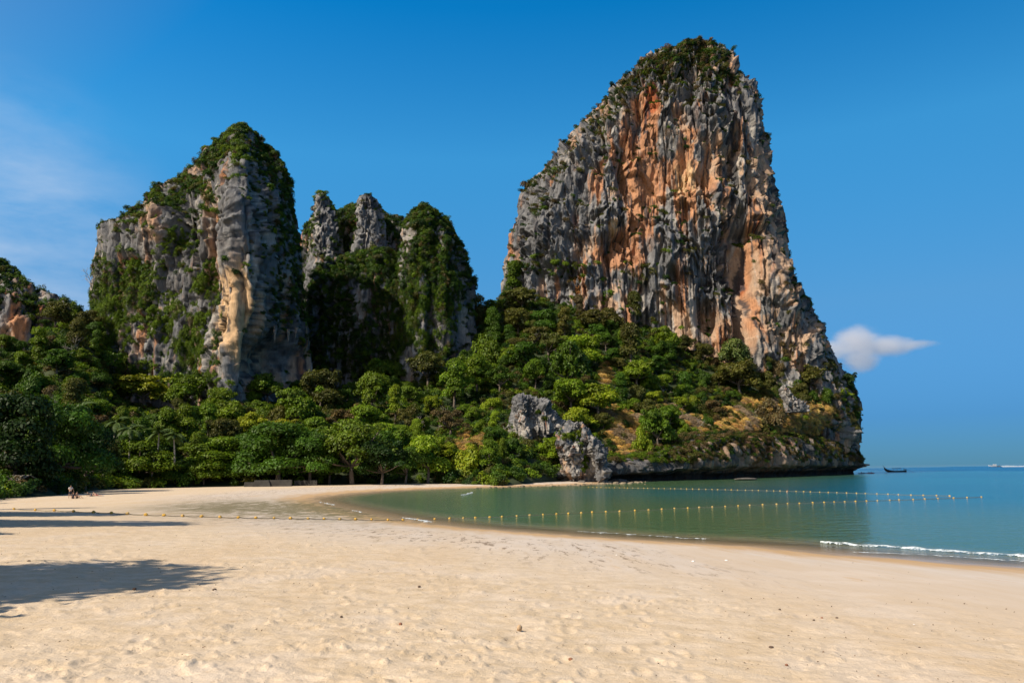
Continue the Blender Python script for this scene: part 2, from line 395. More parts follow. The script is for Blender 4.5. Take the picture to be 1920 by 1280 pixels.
def sand_material():
    m, nd, lk, b = new_mat("beach_sand")
    sh = N(nd, "ShaderNodeAttribute", attribute_name="shore").outputs["Fac"]
    ro = N(nd, "ShaderNodeAttribute", attribute_name="rough").outputs["Fac"]
    al = N(nd, "ShaderNodeAttribute", attribute_name="algae").outputs["Fac"]
    t = N(nd, "ShaderNodeTexCoord").outputs["Object"]
    def noise(scale, detail=5.0, rough=0.6, vec=t, **k):
        n = N(nd, "ShaderNodeTexNoise", Scale=scale, Detail=detail, Roughness=rough, **k); lk.new(vec, n.inputs["Vector"]); return n.outputs["Fac"]
    st = N(nd, "ShaderNodeMapping"); st.inputs["Rotation"].default_value = (0, 0, math.radians(-48)); st.inputs["Scale"].default_value = (1.0, 0.16, 1.0)
    lk.new(t, st.inputs["Vector"])                      # streaks that run along the water's edge
    big, mid, fine = noise(0.35, 4.0), noise(2.2, 6.0, 0.65), noise(22.0, 4.0, 0.7)
    streak = noise(1.1, 6.0, 0.65, st.outputs[0])
    dry = mixc(nd, lk, mrange(nd, lk, mid, 0.3, 0.72), (0.55, 0.42, 0.27), (0.69, 0.555, 0.405))
    dry = mixc(nd, lk, mrange(nd, lk, fine, 0.3, 0.75, 0.0, 0.30), dry, (0.45, 0.32, 0.18))
    flat = mixc(nd, lk, mrange(nd, lk, streak, 0.35, 0.65), (0.545, 0.445, 0.340), (0.575, 0.490, 0.405))
    flat = mixc(nd, lk, mrange(nd, lk, streak, 0.60, 0.72, 0.0, 0.7), flat, (0.53, 0.36, 0.20))
    col = mixc(nd, lk, ro, flat, dry)
    swell = noise(0.16, 5.0, 0.6, st.outputs[0])
    col = mixc(nd, lk, mrange(nd, lk, swell, 0.50, 0.64, 0.0, 0.32), col, (0.56, 0.40, 0.235))
    col = mixc(nd, lk, mrange(nd, lk, big, 0.52, 0.66, 0.0, 0.4), col, (0.645, 0.54, 0.435))
    grit = noise(4.5, 8.0, 0.8)
    col = mixc(nd, lk, mathn(nd, lk, 'MULTIPLY', mrange(nd, lk, grit, 0.56, 0.68, 0.0, 0.6), ro), col, (0.36, 0.245, 0.135))
    # tan damp band, then the wet strip next to the water
    edge = mathn(nd, lk, 'ADD', sh, mathn(nd, lk, 'MULTIPLY', mathn(nd, lk, 'SUBTRACT', streak, 0.5), 7.0))
    col = mixc(nd, lk, mrange(nd, lk, edge, 2.5, 7.5, 0.95, 0.0), col, (0.48, 0.305, 0.145))
    wet = mrange(nd, lk, edge, 0.2, 3.0, 1.0, 0.0)
    col = mixc(nd, lk, mathn(nd, lk, 'MULTIPLY', wet, 0.60), col, (0.32, 0.245, 0.165))
    # dark weed and shell lines left by the tide
    weedn = noise(3.2, 7.0, 0.75, st.outputs[0])
    line = mathn(nd, lk, 'MULTIPLY', mrange(nd, lk, sh, 7.0, 11.0), mrange(nd, lk, sh, 15.0, 22.0, 1.0, 0.0))
    wm = mathn(nd, lk, 'MULTIPLY', mrange(nd, lk, weedn, 0.53, 0.62), line)
    xs = N(nd, "ShaderNodeSeparateXYZ"); lk.new(t, xs.inputs[0])
    wm = mathn(nd, lk, 'MULTIPLY', wm, mrange(nd, lk, xs.outputs[0], 2.0, 8.0, 0.9, 0.0))
    col = mixc(nd, lk, wm, col, (0.16, 0.105, 0.06))
    # dark grains strewn about
    vor = N(nd, "ShaderNodeTexNoise", Scale=9.0, Detail=3.0, Roughness=0.8); lk.new(t, vor.inputs["Vector"])
    col = mixc(nd, lk, mrange(nd, lk, vor.outputs["Fac"], 0.70, 0.76, 0.0, 0.55), col, (0.20, 0.13, 0.07))
    # green-brown weed film by the inner tip of the bay
    an = noise(1.5, 6.0, 0.7, st.outputs[0])
    am = mathn(nd, lk, 'MULTIPLY', al, mrange(nd, lk, an, 0.38, 0.54, 0.25, 1.6))
    col = mixc(nd, lk, mathn(nd, lk, 'MINIMUM', am, 0.9), col, (0.15, 0.125, 0.055))
    lk.new(col, b.inputs["Base Color"])
    rg = mathn(nd, lk, 'SUBTRACT', 0.92, mathn(nd, lk, 'MULTIPLY', wet, 0.62)); lk.new(rg, b.inputs["Roughness"])
    b.inputs["Specular IOR Level"].default_value = 0.3
    h = mathn(nd, lk, 'ADD', mathn(nd, lk, 'MULTIPLY', noise(38.0, 4.0, 0.7), 0.25), noise(7.0, 5.0, 0.65))
    bp = N(nd, "ShaderNodeBump", Strength=0.7, Distance=0.05); lk.new(h, bp.inputs["Height"])
    lk.new(mathn(nd, lk, 'ADD', mathn(nd, lk, 'MULTIPLY', ro, 0.5), 0.18), bp.inputs["Strength"])
    lk.new(bp.outputs[0], b.inputs["Normal"])
    return m

tag(link("sand", build_sand(), sand_material()), "pale tan sand beach curving round the bay", "beach", kind="structure")

def build_sea():
    ang = np.radians(np.concatenate([np.linspace(-180, -30, 40, endpoint=False), np.linspace(-30, 50, 200, endpoint=False), np.linspace(50, 180, 60, endpoint=False)]))
    r = np.concatenate([np.geomspace(16, 400, 120), np.geomspace(420, 60000, 40)])
    R, A = np.meshgrid(r, ang, indexing='ij')
    X, Y = R * np.sin(A), R * np.cos(A)
    dep = -np.minimum(sand_base(X, Y), 0)
    V = np.stack([X, Y, 0 * X], -1).reshape(-1, 3)
    return mesh_np("sea", V, grid_faces(len(r), len(ang), True), {"depth": dep.ravel()}, smooth=True)

def sea_material():
    m, nd, lk, b = new_mat("sea_water")
    dp = N(nd, "ShaderNodeAttribute", attribute_name="depth").outputs["Fac"]
    t = N(nd, "ShaderNodeTexCoord").outputs["Object"]
    def noise(scale, detail, sc=(1, 1, 1), rot=0.0, rough=0.55):
        mp_ = N(nd, "ShaderNodeMapping"); mp_.inputs["Scale"].default_value = sc; mp_.inputs["Rotation"].default_value = (0, 0, rot)
        lk.new(t, mp_.inputs["Vector"])
        n = N(nd, "ShaderNodeTexNoise", Scale=scale, Detail=detail, Roughness=rough); lk.new(mp_.outputs[0], n.inputs["Vector"]); return n.outputs["Fac"]
    patchy = noise(0.010, 4.0, (1.0, 2.5, 1.0))
    deep = mixc(nd, lk, mrange(nd, lk, patchy, 0.35, 0.65), (0.003, 0.090, 0.125), (0.006, 0.130, 0.155))
    col = mixc(nd, lk, mrange(nd, lk, dp, 0.7, 3.6), (0.062, 0.125, 0.056), deep)
    col = mixc(nd, lk, mrange(nd, lk, dp, 0.0, 0.35), (0.30, 0.25, 0.155), col)
    far = mrange(nd, lk, dp, 5.0, 7.0); col = mixc(nd, lk, far, col, (0.003, 0.075, 0.165))
    lk.new(mrange(nd, lk, far, 0.0, 1.0, 0.5, 0.22), b.inputs["Specular IOR Level"])
    lk.new(mrange(nd, lk, far, 0.0, 1.0, 0.11, 0.22), b.inputs["Roughness"])
    lk.new(col, b.inputs["Base Color"])
    b.inputs["IOR"].default_value = 1.333
    h = mathn(nd, lk, 'ADD', mathn(nd, lk, 'MULTIPLY', noise(0.55, 3.0, (1.0, 1.6, 1.0), 0.5), 1.0),
              mathn(nd, lk, 'MULTIPLY', noise(2.3, 3.0, (1.0, 1.5, 1.0), 0.2), 0.42))
    bp = N(nd, "ShaderNodeBump", Strength=1.0, Distance=0.22); lk.new(h, bp.inputs["Height"])
    lk.new(bp.outputs[0], b.inputs["Normal"])
    # the last few centimetres over the sand are clear
    tr = N(nd, "ShaderNodeBsdfTransparent"); mx = N(nd, "ShaderNodeMixShader")
    lk.new(mrange(nd, lk, dp, 0.0, 0.22, 0.25, 1.0), mx.inputs[0]); lk.new(tr.outputs[0], mx.inputs[1]); lk.new(b.outputs[0], mx.inputs[2])
    lk.new(mx.outputs[0], nd["Material Output"].inputs["Surface"])
    return m
SEA_MAT = sea_material()
tag(link("sea", build_sea(), SEA_MAT), "calm green to turquoise sea in the bay", "sea", kind="structure")

# ------------------------------------------------------------------ wooded hillside (one lofted sheet)
def W(*p): return np.array(p, float)
WALL_PATH = [gnd(1030, 905, 0.3), gnd(1140, 903, 0.2), gnd(1250, 901, 0), gnd(1330, 899, 0), gnd(1400, 896.5, 0), gnd(1500, 893, 0), gnd(1560, 890.5, 0), gnd(1606, 888.5, 0), W(167, 387, 0), W(167, 403, 0), W(156, 424, 0)]
WALL_TOP = [4.0, 6.0, 10.0, 14.5, 17.0, 18.0, 17.5, 15.0, 12.0, 9.0, 7.0]
def wall_back(i, back=9.0):
    a, b = WALL_PATH[max(i - 1, 0)], WALL_PATH[min(i + 1, len(WALL_PATH) - 1)]
    t = (b - a) / np.linalg.norm((b - a)[:2]); p = WALL_PATH[i] + np.array([-t[1], t[0], 0]) * back
    p[2] = WALL_TOP[i] - 0.6; return p
HILL_A = [W(-22, -60, 1.6), W(-22, 0, 1.6), W(-30, 30, 1.3), W(-50, 68, 0.9), gnd(0, 935, .9), gnd(100, 929, .9), gnd(190, 918, .9), gnd(320, 914, .9),
          gnd(500, 911.5, .8), gnd(700, 909.5, .6), gnd(800, 909.5, .4), gnd(950, 908, .5), at(1080, 880, 240), wall_back(1), wall_back(2), wall_back(4), wall_back(5), wall_back(6), wall_back(7), W(152, 396, -3)]
HILL_B = [W(-70, -60, 9), W(-75, 0, 9), W(-85, 40, 11), W(-100, 80, 14), at(0, 825, 170), at(100, 825, 185), at(190, 825, 212), at(320, 822, 226),
          at(500, 815, 236), at(700, 790, 256), at(800, 785, 262), at(950, 775, 268), at(1080, 740, 284), at(1200, 755, 288), at(1300, 770, 302),
          at(1400, 765, 322), at(1500, 768, 346), at(1575, 780, 366), at(1606, 815, 382), W(152, 404, -3)]
HILL_C = [W(-130, -60, 40), W(-135, 0, 40), W(-140, 40, 42), W(-155, 95, 48), at(0, 660, 258), at(100, 612, 272), at(168, 615, 276), at(215, 755, 268),
          at(430, 765, 268), at(640, 735, 305), at(760, 715, 334), at(880, 640, 356), at(955, 562, 374), at(1080, 575, 376), at(1200, 612, 370),
          at(1330, 678, 364), at(1440, 695, 366), at(1545, 715, 374), at(1590, 770, 388), W(150, 416, -3)]
HILL_D = [c + np.array([0, 75.0, -14.0]) for c in HILL_C]

def _smooth_line(pts, u):
    """Catmull-Rom through the points, at parameters u in index units."""
    p = np.array(pts); n = len(p)
    i = np.clip(np.floor(u).astype(int), 0, n - 2); t = (u - i)[:, None]
    g = lambda k: p[np.clip(k, 0, n - 1)]
    p0, p1, p2, p3 = g(i - 1), g(i), g(i + 1), g(i + 2)
    return 0.5 * (2 * p1 + (p2 - p0) * t + (2 * p0 - 5 * p1 + 4 * p2 - p3) * t ** 2 + (3 * p1 - p0 - 3 * p2 + p3) * t ** 3)

NU, NV = 360, 110
def hill_grid():
    u = np.linspace(0, len(HILL_A) - 1, NU)
    a, b, c, d = (_smooth_line(L, u) for L in (HILL_A, HILL_B, HILL_C, HILL_D))
    lo = a - np.array([0, 2.0, 2.2])
    v = np.linspace(0, 4, NV)
    out = np.empty((NV, NU, 3))
    rows = [lo, a, b, c, d]
    for j, vv in enumerate(v):
        k = min(int(vv), 3); t = vv - k
        out[j] = rows[k] * (1 - t) + rows[k + 1] * t
    n = fbm(out[..., 0] / 22, out[..., 1] / 22, 0 * out[..., 0], 4, 51) * 5.0
    w = np.clip(v[:, None] - 1.0, 0, 0.5) * 2
    edge = np.minimum(1, np.minimum(np.arange(NU), np.arange(NU)[::-1]) / 22.0)[None, :]
    out[..., 2] += n * w * edge
    return out
HILL = hill_grid()

def hill_material():
    m, nd, lk, b = new_mat("hill_soil")
    t = N(nd, "ShaderNodeTexCoord").outputs["Object"]
    n = N(nd, "ShaderNodeTexNoise", Scale=0.25, Detail=8.0, Roughness=0.65); lk.new(t, n.inputs["Vector"])
    g = N(nd, "ShaderNodeAttribute", attribute_name="grass").outputs["Fac"]
    col = mixc(nd, lk, mrange(nd, lk, n.outputs["Fac"], 0.35, 0.65), (0.014, 0.028, 0.006), (0.034, 0.046, 0.012))
    dry = mixc(nd, lk, mrange(nd, lk, n.outputs["Fac"], 0.35, 0.65), (0.25, 0.155, 0.06), (0.36, 0.25, 0.11))
    lk.new(mixc(nd, lk, g, col, dry), b.inputs["Base Color"]); b.inputs["Roughness"].default_value = 0.95
    return m
# dry golden grass patches, given where they lie in the photograph: (px, py, rx, ry)
GRASS_SPOTS = [(1520, 782, 95, 30), (1585, 812, 50, 20), (1420, 772, 75, 26), (1500, 800, 70, 22), (1380, 800, 50, 22), (1175, 815, 42, 50), (1150, 780, 26, 22), (1240, 772, 45, 16), (1300, 800, 30, 25),
               (1135, 700, 14, 28), (1560, 812, 40, 18), (880, 838, 34, 40), (1590, 830, 30, 12), (1440, 830, 80, 16)]
def spot_mask(px, py, spots):
    s = np.zeros(np.shape(px))
    for sp in spots:
        w = sp[4] if len(sp) > 4 else 1.0
        s = np.maximum(s, w * np.exp(-(((px - sp[0]) / sp[2]) ** 2 + ((py - sp[1]) / sp[3]) ** 2)))
    return s
_hp = HILL.reshape(-1, 3); _hx, _hy, _hz = project(_hp)
_hg = np.where(_hz > 60, sstep(0.3, 0.7, spot_mask(_hx, _hy, GRASS_SPOTS)), 0)
tag(link("hillside", mesh_np("hillside", _hp, grid_faces(NV, NU), {"grass": _hg}, True), hill_material()), "steep wooded hillside below the cliffs", "hillside", kind="structure")

# ------------------------------------------------------------------ limestone cliffs
CLIFF_PTS = {}
PAL = {"grey": (0.150, 0.150, 0.152), "dark": (0.040, 0.043, 0.050), "pale": (0.36, 0.33, 0.29), "tan": (0.43, 0.285, 0.185), "ochre": (0.43, 0.205, 0.100),
       "red": (0.32, 0.085, 0.03), "buff": (0.56, 0.37, 0.20)}
PAL = {k: np.array(v) for k, v in PAL.items()}

def build_cliff(name, Y, left, right, zlow, depth, back, prof, k=1.0, res=0.5, feats=(), paint=(), seed=1, tan=0.0, amp=1.0, tops=None, ochre=0.0, wref=None, ridge=None, rs=0.7, ov=1.0, fl=1.0, fc=1.0):
    """A free-standing limestone body: horizontal sections between the left and right outlines (photograph pixels at distance Y),
    bulging towards the beach by depth * prof and away from it by back * depth, then worn by flutes, overhangs and blocks."""
    L = np.array([at(px, py, Y) for py, px in left]); Rr = np.array([at(px, py, Y) for py, px in right])
    ztop = min(L[:, 2].max(), Rr[:, 2].max())
    nz = int((ztop - zlow) / res) + 1
    z = np.linspace(zlow, ztop, nz)
    o1, o2 = np.argsort(L[:, 2]), np.argsort(Rr[:, 2])
    xL, xR = np.interp(z, L[o1, 2], L[o1, 0]), np.interp(z, Rr[o2, 2], Rr[o2, 0])
    ker = np.ones(5) / 5
    w = np.maximum(xR - xL, 0.3)
    nf = int(w.max() / res * 1.08) + 2; nb = max(12, nf // 7)
    s = np.linspace(0, 1, nf); sb = np.linspace(1, 0, nb + 2)[1:-1]
    ps, pd = zip(*prof)
    p = np.interp(s, ps, pd)
    kw = max(3, nf // 22); p = np.convolve(np.pad(p, kw, 'edge'), np.ones(2 * kw + 1) / (2 * kw + 1), 'valid')
    p = p * np.sqrt(np.maximum(1 - np.abs(2 * s - 1) ** 7, 0))
    D = depth * np.clip(w / (wref or np.percentile(w, 70)), 0, 1) ** 0.6
    pp = np.repeat(p[None], nz, 0)
    if ridge:                                             # the crest of the profile wanders with height
        rp_, rv = zip(*ridge); rz_ = np.array([at(900, q_, Y)[2] for q_ in rp_]); o3 = np.argsort(rz_)
        sr = np.interp(z, rz_[o3], np.array(rv)[o3])[:, None]
        sw = np.where(s[None] < sr, s[None] / sr * rs, rs + (s[None] - sr) / (1 - sr) * (1 - rs))
        pp = np.interp(sw, s, p)
    X = np.concatenate([xL[:, None] + w[:, None] * s, xL[:, None] + w[:, None] * sb], 1)
    Yy = np.concatenate([Y - D[:, None] * pp, Y + back * D[:, None] * np.sin(np.pi * sb) ** 0.7], 1)
    P = np.stack([X, Yy, np.repeat(z[:, None], X.shape[1], 1)], -1)
    tu = np.roll(P, -1, 1) - np.roll(P, 1, 1); tv = np.gradient(P, axis=0)
    n = np.cross(tu, tv); n /= np.linalg.norm(n, axis=-1, keepdims=True) + 1e-9
    x, y, zz = P[..., 0] / k, P[..., 1] / k, P[..., 2] / k
    wx = fbm(x / 22, y / 22, zz / 40, 3, seed) * 9
    butt = ridged((x + wx) / 15, (y + wx) / 15, zz / 75, 2, seed + 3)
    jit = fbm(x / 9, y / 9, zz / 14, 3, seed + 5)
    fa = facets((x + jit * 3) / 6.5, (y + jit * 3) / 6.5, zz / 13 + jit * .4, seed + 101)
    bn = (fbm(x / 7.5, y / 7.5, zz / 42, 3, seed + 71) + 0.5) * 6
    blocks = (np.floor(bn) + sstep(0.0, 0.18, bn - np.floor(bn))) / 6          # slabs with sharp sides
    drape = ridged((x + jit) / 1.7, (y + jit) / 1.7, zz / 30, 2, seed + 131)
    phase = zz / 21 + jit * 3.4 + wx * 0.10 + 0.35 * fa + 0.42 * drape
    fr = phase - np.floor(phase)
    over = np.where(fr < 0.07, fr / 0.07, (1 - fr) / 0.93) * sstep(-0.08, 0.14, fbm(x / 20, y / 20, zz / 18, 2, seed + 9))
    fl_in = sstep(-0.16, 0.12, fbm(x / 18, y / 18, zz / 22, 2, seed + 19))
    flute = 1.25 - 1.25 * ridged((x + jit * 2.5) / 3.6, (y + jit * 2.5) / 3.6, zz / 46, 2, seed + 13) ** 1.2
    drip = 1.0 - ridged((x + jit) / 1.9, (y + jit) / 1.9, zz / 13 + jit, 1, seed + 15)
    crack = sstep(0.86, 0.97, ridged((x + wx * .5) / 5.5, (y + wx * .5) / 5.5, zz / 60, 1, seed + 17))
    fine = fbm(x / 4.0, y / 4.0, zz / 11, 5, seed + 21, 0.62)
    rub = fbm(x / 2.0, y / 2.0, zz / 2.4, 3, seed + 25, 0.6)
    fb = facets((x + jit * 2) / 2.4, (y + jit * 2) / 2.4, zz / 4.6, seed + 111)
    disp = amp * k * (4.2 * (butt - 0.62) + 4.2 * ov * (over - 0.25) + 1.7 * fl * np.maximum(fl_in, (fl > 1) * .7) * (flute - 0.5) + 1.0 * (drip - 0.5) + 1.3 * fine + 1.0 * rub * (1.2 - fl_in)
                      + 4.0 * (blocks - 0.5) - 2.2 * crack + fc * (2.6 + 3.2 * sstep(-.15, .2, fbm(x / 16, y / 16, zz / 22, 2, seed + 121))) * fa + (0.9 + 1.9 * sstep(-.15, .15, fbm(x / 11, y / 11, zz / 15, 2, seed + 123))) * fb)
    px, py, _ = project(P.reshape(-1, 3)); px = px.reshape(X.shape); py = py.reshape(X.shape)
    front = np.zeros(X.shape, bool); front[:, :nf] = True
    for a, b_, rx, ry, dep, shp in feats:
        g = np.exp(-((((px - a + 6 * jit) / rx) ** 2 + ((py - b_ + 8 * jit) / ry) ** 2) ** shp))
        disp = disp - dep * g * front
    fade = np.minimum(1.0, (ztop - P[..., 2]) / (8 * k) + 0.25)
    # keep the outline where the photograph has it: less relief at the two edges
    edge = np.concatenate([np.minimum(1, np.minimum(s, 1 - s) * 9 + 0.32), np.full(nb, 0.5)])[None, :]
    P = P + n * (disp * fade * edge)[..., None]
    # rock colour: weathered grey, dark and pale run-off streaks, painted shade in some dark spots, tan to orange where the rock is sheltered or freshly broken
    q = fbm(x / 7, y / 7, zz / 9, 4, seed + 41)
    st = fbm(x / 1.3, y / 1.3, zz / 34, 3, seed + 43); st2 = fbm(x / 3.1, y / 3.1, zz / 40, 3, seed + 47)
    tone = np.clip(0.5 + 1.1 * q + 0.6 * fbm(x / 1.6, y / 1.6, zz / 3, 3, seed + 49), 0, 1)
    col = PAL["grey"] * (0.62 + 0.95 * tone)[..., None]
    def lay(c, mk): 
        nonlocal col
        col = col * (1 - mk[..., None]) + PAL[c] * mk[..., None]
    shelter = (1 - over) * 0.12 + (0.5 - fl_in) * 0.08
    pw = {c: np.zeros(X.shape) for c in PAL}
    for c, a, b_, rx, ry, wt in paint:
        pw[c] = pw[c] + wt * np.exp(-(((px - a) / rx) ** 2 + ((py - b_) / ry) ** 2))
    lay("tan", 0.9 * sstep(0.10, 0.30, q * 0.9 + st2 * 0.45 + shelter + tan + pw["tan"] * 0.55 - 0.12 - pw["grey"] * 0.5))
    lay("pale", 0.85 * sstep(0.11, 0.26, st * 0.95 + 0.4 * fbm(x / 5, y / 5, zz / 30, 2, seed + 61) + pw["pale"] * 0.4 - pw["grey"] * 0.2))
    lay("ochre", 0.86 * sstep(0.18, 0.40, 0.75 * fbm(x / 6, y / 6, zz / 16, 4, seed + 53) + st2 * 0.8 + shelter * 0.6 + ochre + pw["ochre"] * 0.55 - 0.05))
    lay("buff", 0.9 * sstep(0.25, 0.5, pw["buff"] + st2 * 0.7 + 0.4 * q))
    lay("red", 0.85 * sstep(0.3, 0.5, pw["red"] + st2 * 0.9 + 0.5 * q))
    lay("grey", 0.85 * sstep(0.35, 0.6, pw["grey"] + 0.8 * q + st * 0.5))
    lay("dark", 0.88 * sstep(0.10, 0.24, 0.9 * 1.15 * fbm(x / 0.8, y / 0.8, zz / 30, 3, seed + 67) + st2 * 0.5 + pw["dark"] * 0.45 - 0.03))
    V = P.reshape(-1, 3); nc = X.shape[1]
    F = grid_faces(nz, nc, True)
    V = np.vstack([V, P[-1].mean(0) + np.array([0, 0, 0.3 * k])])
    top = np.arange((nz - 1) * nc, nz * nc); cap = np.stack([top, np.roll(top, -1), np.full(nc, nz * nc), np.full(nc, nz * nc)], 1)
    C = np.vstack([col.reshape(-1, 3), col[-1].mean(0)])
    me = mesh_np(name, V, F, {"rock_color": C}, False)
    tu = np.roll(P, -1, 1) - np.roll(P, 1, 1); tv = np.gradient(P, axis=0)
    n = np.cross(tu, tv); n /= np.linalg.norm(n, axis=-1, keepdims=True) + 1e-9
    CLIFF_PTS[name] = (P[:, :nf], n[:, :nf], px[:, :nf], py[:, :nf])
    return me

def cliff(obj, label, cat, group=None, **kw):
    me = build_cliff(**kw)
    o = link(obj, me, ROCK); tag(o, label, cat, group)
    return o
TALL = cliff("sea_cliff", "tallest cliff, broad orange and grey streaked face with a scrubby rounded summit", "cliff", "limestone cliffs round the bay",
    name="tall", Y=392, zlow=6, depth=34, back=1.6, res=0.44, seed=5, ochre=-0.02, tan=0.09,
    left=[(86, 1300), (88, 1276), (98, 1250), (112, 1224), (125, 1203), (140, 1190), (165, 1163), (185, 1140), (205, 1116), (230, 1090), (260, 1066), (290, 1041),
          (320, 1014), (345, 990), (365, 977), (400, 966), (440, 957), (500, 944), (560, 935), (700, 925), (900, 920)],
    right=[(86, 1302), (88, 1314), (96, 1330), (116, 1354), (138, 1378), (156, 1396), (172, 1410), (200, 1424), (250, 1436), (300, 1444), (350, 1449), (400, 1463),
           (430, 1469), (500, 1484), (540, 1497), (570, 1517), (600, 1532), (640, 1548), (690, 1577), (720, 1597), (760, 1610), (820, 1613), (900, 1604)],
    prof=[(0, 0.0), (0.06, 0.45), (0.2, 0.62), (0.33, 0.78), (0.45, 0.72), (0.6, 0.9), (0.7, 0.98), (0.78, 0.80), (0.86, 0.92), (0.95, 0.62), (1, 0.0)],
    feats=[(1142, 470, 15, 26, 9, 1.3), (1162, 450, 18, 16, 7, 1.3), (1130, 436, 26, 16, -5, 1.2), (1326, 592, 20, 34, 14, 2.0), (1262, 520, 9, 17, 10, 2), (1378, 470, 22, 75, 11, 1.3), (1395, 580, 16, 95, 12, 1.3), (1345, 500, 40, 50, 7, 1.4),
           (1412, 436, 26, 15, 8, 1.6), (1370, 290, 14, 60, 6, 1.2), (1330, 345, 14, 70, 5, 1.3), (1195, 245, 9, 60, 5, 1.2), (1170, 330, 12, 80, 6, 1.2), (1298, 150, 10, 40, 5, 1.3),
           (1255, 235, 25, 45, -4, 1.4), (1330, 215, 45, 60, -5, 1.6), (1255, 480, 45, 60, -4, 1.5), (1020, 440, 40, 60, -4, 1.3), (1440, 560, 30, 90, -5, 1.2), (1240, 345, 60, 60, 4, 1.2), (1475, 350, 14, 200, -3, 1)],
    paint=[("ochre", 1196, 390, 28, 110, 1.1), ("ochre", 1245, 330, 70, 60, 0.9), ("ochre", 1215, 200, 24, 38, 1.2), ("red", 1222, 190, 14, 34, 0.8), ("ochre", 1310, 340, 40, 45, 0.6), ("buff", 1285, 330, 38, 40, 0.5),
           ("ochre", 1150, 480, 45, 18, 1.2), ("ochre", 1165, 462, 16, 28, 1.0), ("ochre", 1272, 560, 18, 34, 1.2), ("buff", 1150, 425, 22, 14, 0.6), ("ochre", 1120, 350, 18, 50, 0.8), ("tan", 1285, 240, 40, 60, 0.8),
           ("tan", 1430, 330, 28, 150, 0.6), ("tan", 1440, 500, 60, 130, 0.65), ("tan", 1360, 300, 60, 60, 0.5), ("ochre", 1440, 440, 45, 140, 0.22), ("ochre", 1340, 420, 60, 60, 0.35), ("dark", 1440, 330, 24, 120, 0.35), ("ochre", 1400, 620, 80, 40, 0.25), ("tan", 1340, 630, 110, 40, 0.8), ("ochre", 1320, 655, 60, 20, 0.6), ("tan", 1270, 600, 40, 60, 0.7), ("ochre", 1545, 655, 12, 22, 0.8),
           ("ochre", 1170, 275, 30, 40, 0.6), ("tan", 1300, 380, 60, 60, 0.4), ("ochre", 1240, 455, 20, 14, 0.8),
           ("grey", 1020, 420, 55, 100, 0.9), ("grey", 1262, 175, 18, 22, 1.0), ("grey", 1320, 220, 40, 40, 1.0), ("grey", 1260, 470, 60, 50, 0.8), ("grey", 1100, 330, 40, 60, 0.4), ("grey", 1395, 190, 20, 40, 0.8),
           ("dark", 1345, 520, 45, 60, 0.7), ("dark", 1390, 590, 16, 90, 0.8), ("dark", 1385, 360, 22, 60, 0.4), ("dark", 1040, 455, 20, 12, 0.8), ("pale", 1240, 590, 30, 60, 0.4)])  # two dark spots lie over the recesses and paint in their shade

LEFTC = cliff("ridge_cliff", "sharp ridged cliff with creeper hung lit face and one side in deep shade", "cliff", "limestone cliffs round the bay",
    name="ridge", Y=296, zlow=8, depth=40, back=0.9, res=0.46, seed=23, tan=0.05, ochre=-0.05, amp=0.8, ov=0.3, fl=2.0, fc=0.45, wref=78,
    left=[(252, 462), (254, 444), (264, 428), (286, 404), (300, 385), (320, 372), (333, 345), (345, 328), (370, 292), (395, 258), (412, 232), (424, 206), (430, 186), (470, 181),
          (500, 176), (560, 170), (640, 166), (760, 160), (880, 155)],
    right=[(252, 464), (256, 480), (270, 494), (282, 505), (300, 518), (330, 540), (380, 552), (420, 561), (470, 567), (530, 571), (600, 578), (660, 584), (730, 588), (880, 592)],
    prof=[(0, 0.05), (0.1, 0.20), (0.28, 0.36), (0.45, 0.48), (0.55, 0.58), (0.66, 0.90), (0.715, 1.0), (0.75, 0.80), (0.88, 0.30), (1, 0.0)],
    ridge=[(245, .6), (300, .70), (350, .80), (400, .87), (480, .90), (540, .90), (600, .875), (700, .82), (800, .80)], rs=0.715,
    feats=[(398, 500, 10, 60, 5, 1.2), (345, 430, 16, 60, 5, 1.2), (520, 680, 50, 50, 9, 1.8), (440, 470, 20, 90, -4, 1.2), (300, 420, 20, 40, -3, 1), (240, 560, 20, 60, 4, 1.2), (250, 490, 14, 8, 4, 1.5), (470, 690, 14, 60, 5, 1.3)],
    paint=[("buff", 440, 600, 26, 80, 0.85), ("buff", 455, 560, 22, 50, 0.6), ("tan", 400, 450, 20, 70, 0.7), ("ochre", 372, 400, 8, 50, 0.7), ("ochre", 395, 430, 8, 40, 0.7), ("ochre", 246, 488, 14, 9, 1.4), ("tan", 280, 430, 18, 45, 0.5),
           ("grey", 440, 380, 28, 110, 0.8), ("grey", 230, 450, 40, 30, 0.6), ("buff", 330, 520, 20, 18, 0.4), ("tan", 520, 690, 40, 40, 0.6), ("pale", 440, 520, 40, 160, 0.55), ("tan", 410, 480, 40, 120, 0.5), ("pale", 290, 440, 40, 40, 0.5), ("dark", 540, 560, 30, 100, 0.5), ("pale", 380, 470, 40, 60, 0.3)])

FARC = cliff("edge_cliff", "low blunt cliff with bushy top standing behind the shaded shore trees", "cliff", "limestone cliffs round the bay",
    name="edge", Y=330, zlow=20, depth=30, back=0.9, res=0.6, seed=33, amp=0.8, tan=0.05,
    left=[(495, 6), (499, -18), (520, -60), (580, -110), (700, -160), (880, -190)],
    right=[(495, 8), (499, 18), (510, 34), (524, 48), (540, 66), (560, 100), (580, 150), (620, 165), (880, 175)],
    prof=[(0, 0), (0.2, 0.6), (0.5, 0.9), (0.7, 1), (0.9, 0.6), (1, 0)],
    paint=[("pale", 20, 690, 40, 60, 0.5), ("ochre", 22, 600, 20, 40, 0.5), ("tan", 15, 640, 30, 60, 0.5)])

